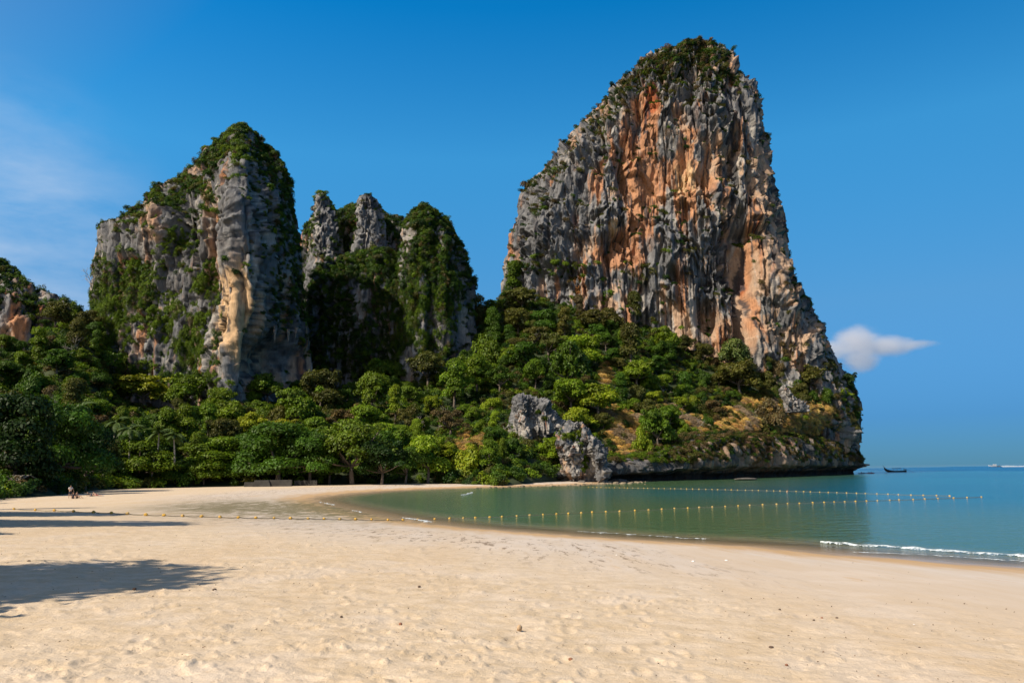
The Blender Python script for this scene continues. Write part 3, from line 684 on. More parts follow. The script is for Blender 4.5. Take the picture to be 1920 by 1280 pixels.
MIDB = cliff("wooded_cliff", "jagged overgrown wall joining the spires behind the gap", "cliff", "limestone cliffs round the bay",
    name="wall", Y=388, zlow=15, depth=16, back=0.8, res=0.75, seed=43, amp=0.8, tan=-0.05, ochre=-0.08,
    left=[(390, 650), (394, 640), (403, 602), (416, 578), (436, 566), (476, 556), (560, 552), (700, 545), (880, 520)],
    right=[(390, 660), (394, 690), (400, 728), (410, 752), (424, 780), (450, 810), (500, 850), (600, 870), (880, 890)],
    prof=[(0, 0.25), (0.3, 0.45), (0.5, 0.8), (0.75, 1), (1, 0.3)])
MIDF = cliff("wooded_cliff", "lower overgrown buttress in front of the spires, half in the ridge's shadow", "cliff", "limestone cliffs round the bay",
    name="buttress", Y=350, zlow=15, depth=20, back=0.8, res=0.75, seed=45, amp=0.8, tan=-0.05, ochre=-0.08,
    left=[(474, 690), (480, 655), (490, 625), (510, 600), (560, 575), (700, 550), (880, 530)],
    right=[(474, 692), (478, 725), (486, 750), (510, 785), (560, 820), (700, 860), (880, 880)],
    prof=[(0, 0.25), (0.3, 0.45), (0.5, 0.8), (0.75, 1), (1, 0.3)],
    paint=[("pale", 680, 555, 24, 44, 1.2), ("pale", 780, 680, 30, 50, 0.7), ("dark", 640, 560, 60, 100, 0.5)])  # the dark spot paints the ridge's shadow into the rock colour
SP1 = cliff("rock_spire", "slim grey spire with a tree leaning off its tip beside the shaded ridge", "rock spire", "rock spires in the gap",
    name="spire", Y=368, zlow=24, depth=12, back=1.0, res=0.45, seed=53, k=0.6, amp=0.8, tan=-0.1, ochre=-0.2,
    left=[(362, 606), (368, 596), (400, 588), (440, 583), (500, 575), (600, 565), (800, 560)], right=[(363, 610), (372, 617), (400, 628), (440, 638), (500, 650), (600, 660), (800, 670)],
    prof=[(0, 0.2), (0.4, 1), (0.7, 0.8), (1, 0.2)])
SP2 = cliff("rock_spire", "broad grey blunt topped spire in the middle of the gap", "rock spire", "rock spires in the gap",
    name="pillar", Y=366, zlow=24, depth=14, back=1.0, res=0.45, seed=63, k=0.6, amp=0.8, tan=-0.14, ochre=-0.2,
    left=[(371, 692), (372, 677), (384, 671), (420, 669), (470, 665), (600, 655), (800, 650)], right=[(371, 694), (372, 707), (384, 714), (420, 719), (450, 722), (500, 735), (600, 750), (800, 760)],
    prof=[(0, 0.4), (0.3, 0.9), (0.7, 0.8), (1, 0.2)])
DOME = cliff("rock_dome", "rounded cliff smothered in green scrub nearest the saddle of trees", "cliff", "rock spires in the gap",
    name="dome", Y=344, zlow=25, depth=26, back=0.9, res=0.62, seed=73, amp=0.75, tan=0.0, ochre=-0.1,
    left=[(400, 800), (404, 786), (420, 770), (440, 758), (480, 748), (560, 735), (700, 715), (880, 700)],
    right=[(400, 802), (404, 814), (416, 832), (436, 850), (456, 864), (480, 874), (520, 883), (560, 889), (640, 893), (880, 900)],
    prof=[(0, 0.2), (0.3, 0.85), (0.5, 1), (0.8, 0.75), (1, 0.1)],
    paint=[("pale", 766, 455, 12, 20, 1.3), ("pale", 778, 690, 24, 50, 0.9), ("tan", 720, 540, 30, 30, 0.6), ("pale", 865, 600, 10, 60, 0.6)])
BOULDER = cliff("limestone_outcrop", "jagged pale grey outcrop jutting out of the bushes above the water", "rock", "grey outcrops by the shore",
    name="boulder", Y=243, zlow=9, depth=9, back=0.9, res=0.16, seed=83, k=0.26, amp=1.25, tan=-0.02, ochre=-0.2,
    left=[(740, 972), (746, 966), (756, 960), (775, 958), (800, 952), (825, 955), (850, 958), (900, 958)],
    right=[(740, 975), (743, 1000), (748, 1016), (760, 1030), (775, 1045), (790, 1058), (802, 1064), (812, 1056), (830, 1040), (860, 1035), (900, 1035)],
    prof=[(0, 0.45), (0.12, 0.7), (0.3, 1.0), (0.45, 0.72), (0.7, 0.62), (0.85, 0.5), (1, 0.1)],
    feats=[(1000, 775, 12, 40, 1.6, 1.3), (1035, 830, 20, 12, 2.5, 1.6)],
    paint=[("pale", 985, 800, 12, 34, 1.5), ("pale", 1040, 800, 20, 16, 0.8), ("pale", 958, 815, 8, 14, 1.2), ("tan", 985, 828, 18, 9, 1.0), ("grey", 1000, 755, 40, 18, 1.3), ("pale", 1000, 775, 50, 40, 0.35)])
BOULDER2 = cliff("limestone_outcrop", "fluted grey outcrop with a bush on top standing at the water's edge", "rock", "grey outcrops by the shore",
    name="shorerock", Y=226, zlow=-1.5, depth=8, back=0.9, res=0.16, seed=93, k=0.26, amp=1.2, tan=0.0, ochre=-0.2,
    left=[(790, 1090), (796, 1066), (812, 1048), (830, 1040), (850, 1046), (870, 1050), (895, 1048), (915, 1046)],
    right=[(790, 1092), (806, 1105), (818, 1112), (828, 1124), (845, 1136), (870, 1141), (895, 1142), (915, 1144)],
    prof=[(0, 0.4), (0.25, 0.9), (0.5, 0.7), (0.62, 0.5), (0.75, 1.0), (0.9, 0.7), (1, 0.1)],
    feats=[(1080, 905, 60, 14, 2.2, 2), (1101, 850, 6, 30, 1.5, 1.4)],
    paint=[("pale", 1110, 850, 5, 40, 1.2), ("tan", 1058, 872, 10, 14, 1.2), ("grey", 1125, 850, 16, 40, 0.8), ("pale", 1080, 850, 20, 20, 0.5)])
SMALLROCK = cliff("limestone_outcrop", "small tilted grey rock among scrub high on the headland", "rock", "grey outcrops by the shore",
    name="smallrock", Y=330, zlow=26, depth=5, back=0.9, res=0.3, seed=97, k=0.3, amp=1.5, tan=-0.1, ochre=-0.2,
    left=[(723, 1468), (730, 1463), (742, 1466), (770, 1470), (800, 1470)], right=[(723, 1471), (732, 1478), (740, 1488), (752, 1496), (764, 1512), (800, 1520)],
    prof=[(0, 0.3), (0.5, 1), (1, 0.2)], paint=[("pale", 1478, 740, 20, 20, 0.6)])

def shore_wall():
    """The undercut rock wall along the headland's waterline."""
    path = WALL_PATH; htop = np.array(WALL_TOP)
    path = [p.copy() for p in path]
    for p in path: p[2] = 0
    seg = np.cumsum([0] + [np.linalg.norm(b - a) for a, b in zip(path[:-1], path[1:])])
    res = 0.40
    n = int(seg[-1] / res); s = np.linspace(0, seg[-1], n)
    ui = np.interp(s, seg, np.arange(len(path)))
    C = _smooth_line(path, ui); H = np.interp(s, seg, htop)
    tang = np.gradient(C, axis=0); tang /= np.linalg.norm(tang, axis=1, keepdims=True)
    out = np.stack([tang[:, 1], -tang[:, 0], 0 * s], 1)       # towards the water
    nv = 54; t = np.linspace(0, 1, nv)
    # outline of the wall from below the water to the top: notch, overhanging lip, rounded brow
    KT = [0, 0.10, 0.22, 0.30, 0.38, 0.46, 0.6, 0.8, 1.0]
    off = np.interp(t, KT, [-3.4, -4.0, -4.2, -3.4, -0.6, 0.6, 0.2, -2.2, -10.0])
    hz = np.interp(t, KT, [-1.5, -0.2, 2.0, 3.6, 4.4, 5.2, 6.8, 9.0, 10.0]) / 10.0
    lowz = np.interp(t, KT, [-1.5, -0.2, 1.5, 2.8, 3.6, 4.2, 4.2, 4.2, 4.2])
    hs = np.clip(H / 12, 0.35, 1.0)[None, :]
    Z = np.where(t[:, None] <= 0.46, lowz[:, None] * np.where(lowz[:, None] > 0, hs, 1.0), 4.2 * hs + (hz[:, None] - 0.52) / 0.48 * (H[None, :] - 4.2 * hs))
    P = C[None] + out[None] * (off[:, None] * np.clip(H / 9, 0.55, 1.2)[None, :])[..., None]
    P[..., 2] = Z
    x, y, zz = P[..., 0], P[..., 1], P[..., 2]
    jit = fbm(x / 3, y / 3, zz / 4, 3, 201)
    lo = 0.25 + 0.75 * sstep(0.3, 2.4, zz)
    d = lo * (3.4 * fbm(x / 8, y / 8, zz / 14, 3, 203) + 1.5 * (ridged((x + jit) / 1.6, (y + jit) / 1.6, zz / 7, 2, 205) - 0.5) + 1.3 * fbm(x / 1.4, y / 1.4, zz / 1.8, 4, 207) + 2.4 * facets((x + jit) / 3.2, (y + jit) / 3.2, zz / 4.0, 219))
    P = P + out[None] * d[..., None]; P[..., 2] += 0.9 * lo * fbm(x / 2.5, y / 2.5, 0 * zz, 3, 209) * sstep(1.5, 3, zz)
    q = fbm(x / 4, y / 4, zz / 5, 4, 211); st = fbm(x / 0.9, y / 0.9, zz / 12, 3, 213)
    px, py, _ = project(P.reshape(-1, 3)); px = px.reshape(x.shape)
    col = PAL["grey"] * (0.36 + 0.62 * np.clip(0.5 + q, 0, 1))[..., None]
    tn = sstep(0.05, 0.28, q + 0.5 * st + 0.25 * np.exp(-((px - 1420) / 110) ** 2) + 0.04)[..., None] * 0.8; col = col * (1 - tn) + PAL["tan"] * 0.75 * tn
    oc = sstep(0.14, 0.3, 0.6 * fbm(x / 3, y / 3, zz / 8, 3, 217) + 0.3 * np.exp(-((px - 1430) / 70) ** 2) - 0.08)[..., None] * 0.8; col = col * (1 - oc) + PAL["ochre"] * 0.6 * oc
    pl = sstep(0.14, 0.3, st)[..., None] * 0.35; col = col * (1 - pl) + PAL["pale"] * pl
    dk = sstep(3.0, 1.8, zz)[..., None] * 0.9; col = col * (1 - dk) + np.array([0.022, 0.021, 0.02]) * dk       # black band: the undercut's shade painted into the rock colour
    me = mesh_np("shore_wall", P.reshape(-1, 3), grid_faces(nv, n), {"rock_color": col.reshape(-1, 3)}, False)
    tu = np.gradient(P, axis=1); tv = np.gradient(P, axis=0); nn = np.cross(tu, tv); nn /= np.linalg.norm(nn, axis=-1, keepdims=True) + 1e-9
    px, py, _ = project(P.reshape(-1, 3))
    CLIFF_PTS["shorewall"] = (P, nn, px.reshape(x.shape), py.reshape(x.shape))
    return me
tag(link("shore_cliff", shore_wall(), ROCK), "low undercut rock wall with a dark shade band along the headland's waterline", "cliff", "limestone cliffs round the bay")

# stalactites hanging in the sheltered recesses of the tallest cliff and the ridge: parts of their cliffs
def stalactite_mesh(seed):
    g = np.random.default_rng(seed); n, m = 11, 12; V, C = [], []
    for i in range(m):
        t = i / (m - 1); r = (1 - t) ** .8 * .5 * (1 + .22 * math.sin(t * 17 + seed)) + .03
        for k in range(n):
            a = 2 * math.pi * k / n; q = r * (1 + .3 * g.uniform(-1, 1) * (1 - t)); V.append((q * math.cos(a) + .12 * math.sin(t * 5 + seed), q * math.sin(a) * .8, -3.6 * t + .5))
            C.append((PAL["grey"] * 1.0 if g.random() < .55 else PAL["tan"] if g.random() < .7 else PAL["pale"]) * g.uniform(.8, 1.15))
    me = mesh_np("stalactite", V, grid_faces(m, n, True), {"rock_color": np.array(C)}, True); me.materials.append(ROCK); return me
STAL = [stalactite_mesh(s) for s in (1, 2, 3, 4)]
def hang_stalactites(root, key, spots):
    P, n3, px, py = CLIFF_PTS[key]; P, n3, px, py = P.reshape(-1, 3), n3.reshape(-1, 3), px.ravel(), py.ravel()
    for i, (x, y, s) in enumerate(spots):
        j = int(np.argmin((px - x) ** 2 + (py - y) ** 2)); p = P[j] + n3[j] * np.array([1, 1, 0]) * .5
        o = link("stalactite", STAL[i % 4], None, root, Vector(p)); o.scale = (s * .95, s * .95, s); o.rotation_euler = (0, 0, i * 1.7)
hang_stalactites(TALL, "tall", [(1322, 480, 2.6), (1331, 470, 1.8), (1312, 488, 1.6), (1345, 476, 2.2), (1358, 470, 1.7), (1372, 462, 2.4), (1385, 478, 1.8), (1300, 470, 1.5), (1290, 486, 1.8), (1336, 560, 1.6), (1348, 556, 2.0),
    (1320, 566, 1.3), (1402, 446, 1.4), (1416, 442, 1.7), (1428, 450, 1.3), (1250, 265, 1.5), (1236, 272, 1.9), (1262, 258, 1.4), (1300, 268, 1.8), (1318, 262, 1.5), (1342, 280, 2.0), (1152, 340, 1.7), (1140, 352, 1.4), (1165, 332, 1.5), (1380, 560, 2.2), (1395, 548, 1.8)])
hang_stalactites(LEFTC, "ridge", [(500, 610, 1.3), (512, 616, 1.7), (526, 612, 1.4), (540, 622, 1.6), (552, 618, 1.2), (430, 530, 1.2), (444, 545, 1.4), (400, 455, 1.1)])

# ------------------------------------------------------------------ foliage
def leaf_quads(cen, nrm, size, col, aspect=0.62, seed=0):
    """Rhombic leaf sprays: centres, facing directions, lengths, colours -> arrays for a mesh."""
    g = np.random.default_rng(seed); n = len(cen)
    nrm = nrm / (np.linalg.norm(nrm, axis=1, keepdims=True) + 1e-9)
    a = np.cross(nrm, g.normal(size=(n, 3))); a /= np.linalg.norm(a, axis=1, keepdims=True) + 1e-9
    b = np.cross(nrm, a)
    s = size[:, None]
    V = np.stack([cen - a * s, cen - b * s * aspect, cen + a * s, cen + b * s * aspect], 1) + (nrm * s * 0.12)[:, None, :] * np.array([-1, 1, -1, 1])[None, :, None]
    F = np.arange(4 * n).reshape(n, 4)
    return V.reshape(-1, 3), F, np.repeat(col, 4, 0)

def crown_leaves(lobes, n, leaf, seed, spread=0.5, under=0.25):
    """Leaves over a set of lobes (cx, cy, cz, rx, ry, rz)."""
    g = np.random.default_rng(seed); lobes = np.array(lobes)
    w = lobes[:, 3] * lobes[:, 4]; idx = g.choice(len(lobes), n, p=w / w.sum())
    d = g.normal(size=(n, 3)); d /= np.linalg.norm(d, axis=1, keepdims=True)
    flip = (d[:, 2] < -under); d[flip, 2] *= -1
    L = lobes[idx]
    rad = 0.72 + 0.34 * g.random(n) ** 0.7
    # small sprigs: leaves gather in tufts over each lobe
    tuft = 0.10 * np.sin(9 * d[:, 0] + idx) * np.sin(8 * d[:, 1] + 2 * idx) * np.sin(9 * d[:, 2])
    cen = L[:, :3] + d * L[:, 3:6] * (rad + tuft)[:, None] + g.normal(size=(n, 3)) * 0.03
    nr = d / L[:, 3:6]; nr /= np.linalg.norm(nr, axis=1, keepdims=True)
    nr = nr + g.normal(size=(n, 3)) * spread + np.array([0, 0, 0.25])
    tl = g.uniform(0.72, 1.25, len(lobes))[idx] * g.uniform(0.72, 1.28, n)
    warm = g.uniform(0.9, 1.2, n)
    col = np.stack([tl * warm, tl, tl * g.uniform(0.7, 1.1, n)], 1)
    return cen, nr, leaf * g.uniform(0.65, 1.3, n), col

def make_crown(name, kind, n, leaf, seed):
    g = np.random.default_rng(seed); lobes = []
    if kind == 'round':
        for i in range(13):
            t = g.uniform(0, 6.283); q = g.uniform(0, 1) ** 0.5 * 0.62; h = g.uniform(0.75, 1.55) - 0.45 * q
            r = g.uniform(0.20, 0.46); lobes.append((q * math.cos(t), q * math.sin(t), h, r * 1.08, r * 1.08, r * 0.88))
        for i in range(7):                                # stray boughs break the outline
            t = g.uniform(0, 6.283); q = g.uniform(0.6, 0.95); h = g.uniform(0.6, 1.6); r = g.uniform(0.12, 0.2); lobes.append((q * math.cos(t), q * math.sin(t), h, r * 1.2, r * 1.2, r * 0.8))
    elif kind == 'tall':
        for i in range(14):
            h = g.uniform(0.55, 2.2); q = 0.48 * math.sin(min(1.0, (2.45 - h) / 1.5) * 1.57) * g.uniform(0.2, 1); t = g.uniform(0, 6.283)
            r = g.uniform(0.28, 0.42); lobes.append((q * math.cos(t), q * math.sin(t), h, r, r, r * 0.95))
    elif kind == 'layer':
        for i in range(30):
            t = g.uniform(0, 6.283); h = g.uniform(0.32, 1.45); q = (0.86 - 0.5 * max(0, h - 0.6) / 0.85) * g.uniform(0.45, 1.0); r = g.uniform(0.20, 0.36)
            lobes.append((q * math.cos(t), q * math.sin(t), h, r * 1.15, r * 1.15, r * 0.62))
    elif kind == 'loose':
        for i in range(18):
            t = g.uniform(0, 6.283); q = g.uniform(0.2, 0.85); h = g.uniform(0.8, 1.6) - 0.3 * q; r = g.uniform(0.15, 0.26)
            lobes.append((q * math.cos(t), q * math.sin(t), h, r, r, r * 0.8))
    else:                                                # bush
        for i in range(11):
            t = g.uniform(0, 6.283); q = g.uniform(0, 0.72); h = g.uniform(0.15, 0.72) * (1.1 - q * 0.6); r = g.uniform(0.28, 0.42)
            lobes.append((q * math.cos(t), q * math.sin(t), h, r, r, r * 0.85))
    cen, nr, sz, col = crown_leaves(lobes, n, leaf, seed, 0.45 if kind != 'layer' else 0.35)
    V, F, C = leaf_quads(cen, nr, sz, col, 0.6, seed)
    me = mesh_np(name, V, F, {"leaf_color": C}); me.materials.append(LEAF_TREE)
    return me, lobes

def make_trunk(name, lobes, seed, r0=0.07, forks=5, base=0.55):
    g = np.random.default_rng(seed + 500); mb = MB()
    top = Vector((g.uniform(-.06, .06), g.uniform(-.06, .06), base))
    mb.tube([(0, 0, -0.25), (0, 0, 0.02), top * 0.5, top], [r0 * 1.5, r0 * 1.15, r0 * 0.95, r0 * 0.8], 7)
    for i in list(g.permutation(len(lobes)))[:forks]:
        e = Vector(lobes[i][:3]); m = top.lerp(e, 0.5) + Vector((0, 0, -0.05))
        mb.tube([top - Vector((0, 0, .04)), m, e], [r0 * 0.6, r0 * 0.42, r0 * 0.16], 5)
    me = mb.mesh(name); me.materials.append(BARK); return me

PROTO = {}
for kind, reps, n, leaf in (('round', 6, 5600, 0.055), ('tall', 4, 5200, 0.052), ('loose', 3, 3000, 0.048), ('bush', 4, 4200, 0.055)):
    for i in range(reps):
        cm, lb = make_crown("crown", kind, n, leaf, 100 + 13 * i + len(kind) * 7)
        PROTO.setdefault(kind, []).append((cm, make_trunk("trunk", lb, i, 0.06 if kind != 'bush' else 0.03, 6 if kind != 'bush' else 3, 0.6 if kind != 'bush' else 0.1)))
for i in range(3):                                        # finer leaves for the trees nearest the camera
    cm, lb = make_crown("crown", 'layer', 12000, 0.036, 400 + i); PROTO.setdefault('shore', []).append((cm, make_trunk("trunk", lb, 40 + i, 0.055, 8, 0.5)))
    cm, lb = make_crown("crown", 'round', 10000, 0.038, 430 + i); PROTO.setdefault('shoreround', []).append((cm, make_trunk("trunk", lb, 50 + i, 0.055, 8, 0.5)))

def make_bare(seed):
    g = np.random.default_rng(seed); mb = MB()
    def grow(p, d, L, r, lev):
        q = p + d * L; m = p.lerp(q, .5) + Vector(g.normal(size=3) * L * .06)
        mb.tube([p, m, q], [r, r * .8, r * .6], 5 if lev < 2 else 3, False)
        if lev == 4: return
        for _ in range(3 if lev < 3 else 2):
            nd = (d + Vector(g.normal(size=3)) * 0.55 + Vector((0, 0, .12))).normalized(); grow(q if g.random() < .7 else m, nd, L * g.uniform(.55, .8), r * .6, lev + 1)
    grow(Vector((0, 0, -0.2)), Vector((g.normal() * .1, g.normal() * .1, 1)).normalized(), 0.75, 0.05, 0)
    me = mb.mesh("branches"); me.materials.append(BARK_PALE); return me
BARE = [make_bare(s) for s in (3, 8, 12)]

# palm: trunk, fronds
PALM_LEAF = leaf_material("palm_frond_leaf", True)
def make_frond(seed):
    g = np.random.default_rng(seed); mb = MB()
    pts = [Vector((2.6 * t - 0.15 * t * t, 0, 0.95 * math.sin(t * 1.9) * 0.55 - 1.25 * t ** 2.3)) for t in np.linspace(0, 1, 9)]
    mb.tube(pts, [0.05, .045, .04, .035, .03, .026, .02, .016, .01], 4)
    for t in np.linspace(0.1, 0.99, 26):
        i = min(int(t * 8), 7); f = t * 8 - i; p = pts[i].lerp(pts[i + 1], f); d = (pts[i + 1] - pts[i]).normalized()
        L = 0.62 * math.sin(math.pi * (0.12 + 0.83 * t)) + 0.1
        for sd in (-1, 1):
            tip = p + d * L * .55 + Vector((0, sd * L * .8, -L * g.uniform(.25, .5))); wv = d * 0.05
            mb.add([p - wv, p + wv, (p + tip) / 2 + wv * 1.1 + Vector((0, 0, .03)), tip, (p + tip) / 2 - wv * 1.1 + Vector((0, 0, .03))], [(0, 1, 2, 3, 4)])
    me = mb.mesh("frond"); n = len(me.vertices)
    c4 = np.ones((n, 4), np.float32); c4[:, :3] = g.uniform(.8, 1.2, (n, 1)); me.attributes.new("leaf_color", 'FLOAT_COLOR', 'POINT').data.foreach_set("color", c4.ravel())
    me.materials.append(PALM_LEAF); return me
FROND = [make_frond(s) for s in (1, 2, 3)]
def palm_tree(loc, height, lean, label, group, color, rz=0.0, sc=1.0):
    t = tag(empty("palm_tree", loc, rz), label, "palm tree", group)
    mb = MB(); k = [Vector((lean * (u ** 1.6), 0, height * u)) for u in np.linspace(-0.05, 1, 9).clip(0)]
    k[0] = Vector((0, 0, -0.6))
    mb.tube(k, np.linspace(.24, .13, 9), 7); mb.build("trunk", BARK_PALE, t)
    for i in range(17):
        f = link("frond", FROND[i % 3], None, t, k[-1]); el = 0.75 - 1.25 * ((i * 7) % 17) / 17
        f.rotation_euler = (random.uniform(-.3, .3), -el, i * 2.4 + random.uniform(-.2, .2)); f.scale = (sc * random.uniform(.85, 1.15),) * 3
        v = random.uniform(.75, 1.25); f.color = (color[0] * v, color[1] * v, color[2] * v, 1)
    return t

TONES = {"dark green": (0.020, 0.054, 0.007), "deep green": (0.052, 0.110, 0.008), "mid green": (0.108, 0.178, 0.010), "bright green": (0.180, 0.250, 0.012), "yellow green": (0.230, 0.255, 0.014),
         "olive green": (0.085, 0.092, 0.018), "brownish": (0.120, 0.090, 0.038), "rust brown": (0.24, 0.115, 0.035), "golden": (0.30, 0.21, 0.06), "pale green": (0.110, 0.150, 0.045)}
TREES = []            # (thing, px, py, tone, form, zone)
def place_tree(kind, loc, R, tone, h=1.0, rz=None, form=None, zone=None, name=None, var=None):
    protos = PROTO[kind]; cm, tm = protos[random.randrange(len(protos)) if var is None else var % len(protos)]
    nm = name or ("shrub" if kind == 'bush' else "broadleaf_tree")
    t = empty(nm, loc, random.uniform(0, 6.28) if rz is None else rz); e_ = random.uniform(.86, 1.18); t.scale = (R * e_, R / e_, R * h)
    link("trunk", tm, None, t)
    c = link("crown", cm, None, t); v = random.uniform(.82, 1.2); col = TONES[tone]
    c.color = (col[0] * v * random.uniform(.9, 1.12), col[1] * v, col[2] * v, 1)
    hc = {'bush': 0.5, 'layer': 1.0, 'shore': 1.0}.get(kind, 1.2) * R * h
    px, py, _ = project(np.array(loc) + np.array([0, 0, hc]))
    TREES.append([t, px, py, tone, form or {'round': 'round', 'tall': 'tall', 'loose': 'airy', 'bush': 'low', 'layer': 'layered', 'shore': 'spreading', 'shoreround': 'domed'}[kind], zone])
    return t
def place_bare(loc, R, label, var=0, rz=None):
    t = empty("bare_tree", loc, random.uniform(0, 6.28) if rz is None else rz); t.scale = (R, R, R)
    link("branches", BARE[var % 3], None, t); tag(t, label, "tree", "leafless trees"); return t

_hz_ok = _hz > 60
def hill_at(px, py, which='first'):
    """The point of the hillside seen at (px, py)."""
    d = np.where(_hz_ok, (_hx - px) ** 2 + (_hy - py) ** 2, 1e12)
    i = np.argsort(d)[:6]; return _hp[i[np.argmin(_hz[i])]]
def sand_at(px, py):
    z = 0.8
    for _ in range(4):
        p = gnd(px, py, z); z = float(sand_base(p[0:1], p[1:2])[0])
    return np.array([p[0], p[1], z])

# --- trees along the back of the beach, one by one: (px, py at the foot, crown width px, height px, kind, tone)
FRONT = [(14, 930, 190, 178, 'shore', 'dark green'), (92, 925, 150, 165, 'shore', 'deep green'), (150, 922, 120, 118, 'shore', 'dark green'), (40, 928, 110, 60, 'shore', 'dark green'),
         (252, 915, 150, 88, 'shore', 'mid green'), (205, 915, 70, 60, 'shore', 'deep green'), (318, 914, 70, 46, 'shoreround', 'deep green'), (372, 913, 75, 50, 'shoreround', 'mid green'), (392, 912, 140, 84, 'shore', 'mid green'),
         (455, 911, 110, 92, 'shore', 'deep green'), (515, 911, 150, 112, 'shore', 'deep green'), (575, 910, 110, 96, 'shore', 'deep green'), (655, 909, 150, 124, 'shoreround', 'mid green'), (612, 909, 90, 70, 'shore', 'deep green'),
         (712, 909, 110, 84, 'shoreround', 'dark green'), (757, 908, 80, 70, 'shoreround', 'deep green'), (800, 907, 84, 90, 'round', 'bright green'), (848, 908, 110, 78, 'bush', 'yellow green'), (880, 906, 90, 66, 'bush', 'bright green'),
         (925, 906, 100, 62, 'bush', 'bright green'), (968, 905, 84, 70, 'bush', 'bright green'), (1005, 904, 66, 60, 'bush', 'olive green'), (1034, 905, 40, 44, 'bush', 'mid green'), (985, 906, 50, 34, 'bush', 'mid green'), (945, 907, 60, 36, 'bush', 'olive green'), (895, 908, 60, 30, 'bush', 'deep green'), (825, 909, 50, 30, 'bush', 'deep green'), (175, 915.5, 44, 9, 'bush', 'bright green'), (790, 905, 60, 46, 'bush', 'deep green'), (1022, 880, 50, 40, 'bush', 'brownish')]
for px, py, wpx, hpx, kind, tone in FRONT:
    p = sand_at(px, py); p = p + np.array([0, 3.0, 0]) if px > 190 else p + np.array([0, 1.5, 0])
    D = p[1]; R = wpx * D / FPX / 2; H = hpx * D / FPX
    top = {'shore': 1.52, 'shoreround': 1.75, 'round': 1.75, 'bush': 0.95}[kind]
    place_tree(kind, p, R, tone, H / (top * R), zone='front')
# --- trees outside the frame whose shade reaches across the sand
for x, y, R, h in ((-18.5, 7.0, 6.2, 1.25), (-29.5, 31.5, 5.6, 1.5), (-36, 44, 6, 1.1), (-31, -8, 7, 1.2), (-48, 60, 6.5, 1.2), (-24, 24, 2.6, 1.5)):
    place_tree('shore', (x, y, float(sand_base(np.array([x]), np.array([y]))[0]) - .1), R, 'deep green', h, zone='off')

# --- particular trees that stand out: (px, py of the crown, width px, height/width, kind, tone, form)
MARKED = [(468, 800, 60, 0.75, 'round', 'yellow green', 'sunlit'), (520, 806, 64, 0.6, 'round', 'yellow green', 'sunlit'), (1080, 548, 44, 1.3, 'tall', 'rust brown', 'rusty'), (1128, 556, 52, 1.0, 'round', 'mid green', 'glossy'),
          (1068, 695, 84, 1.1, 'round', 'deep green', 'huge'), (1255, 640, 56, 0.9, 'round', 'mid green', 'glossy'), (1185, 640, 46, 0.9, 'round', 'mid green', 'round'), (1380, 675, 76, 0.8, 'round', 'pale green', 'broad'), (1390, 712, 90, 0.6, 'round', 'olive green', 'dark domed'),
          (1580, 742, 46, 0.55, 'round', 'bright green', 'flat topped'), (900, 705, 70, 0.9, 'round', 'mid green', 'sunlit'), (880, 680, 44, 0.9, 'round', 'deep green', 'round'), (640, 790, 80, 0.5, 'loose', 'brownish', 'dry'), (840, 800, 74, 0.7, 'loose', 'brownish', 'dry'),
          (770, 790, 50, 1.0, 'loose', 'olive green', 'wispy'), (930, 620, 50, 1.3, 'tall', 'deep green', 'tall'), (1062, 815, 44, 0.9, 'bush', 'bright green', 'low'), (1235, 815, 66, 1.1, 'round', 'mid green', 'round'), (1205, 830, 44, 0.9, 'bush', 'bright green', 'low'),
          (1120, 755, 90, 0.7, 'round', 'bright green', 'sunlit'), (990, 770, 46, 1.0, 'bush', 'olive green', 'low'), (270, 735, 100, 0.6, 'round', 'yellow green', 'broad'), (340, 745, 80, 0.8, 'round', 'mid green', 'broad'), (415, 755, 60, 0.8, 'round', 'mid green', 'domed'),
          (500, 730, 70, 0.8, 'round', 'mid green', 'broad'), (600, 735, 80, 0.9, 'round', 'olive green', 'broad'), (700, 745, 70, 1.0, 'round', 'mid green', 'sunlit'), (800, 700, 70, 0.9, 'round', 'olive green', 'broad'), (740, 760, 50, 1.3, 'tall', 'bright green', 'tall'),
          (1320, 665, 40, 0.9, 'round', 'olive green', 'round'), (1470, 660, 60, 0.9, 'loose', 'brownish', 'dry'), (1550, 700, 50, 0.9, 'round', 'olive green', 'round'), (1590, 725, 40, 1.0, 'round', 'dark green', 'round'), (1010, 700, 50, 1.0, 'round', 'mid green', 'round')]
occ = []
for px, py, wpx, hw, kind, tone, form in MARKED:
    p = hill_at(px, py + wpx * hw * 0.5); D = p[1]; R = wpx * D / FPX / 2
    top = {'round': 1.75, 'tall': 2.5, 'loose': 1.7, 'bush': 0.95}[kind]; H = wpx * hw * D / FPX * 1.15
    place_tree(kind, p, R * 1.05, tone, max(0.5, H / (top * R)), form=form, zone='hill'); occ.append((px, py, wpx * 0.42))

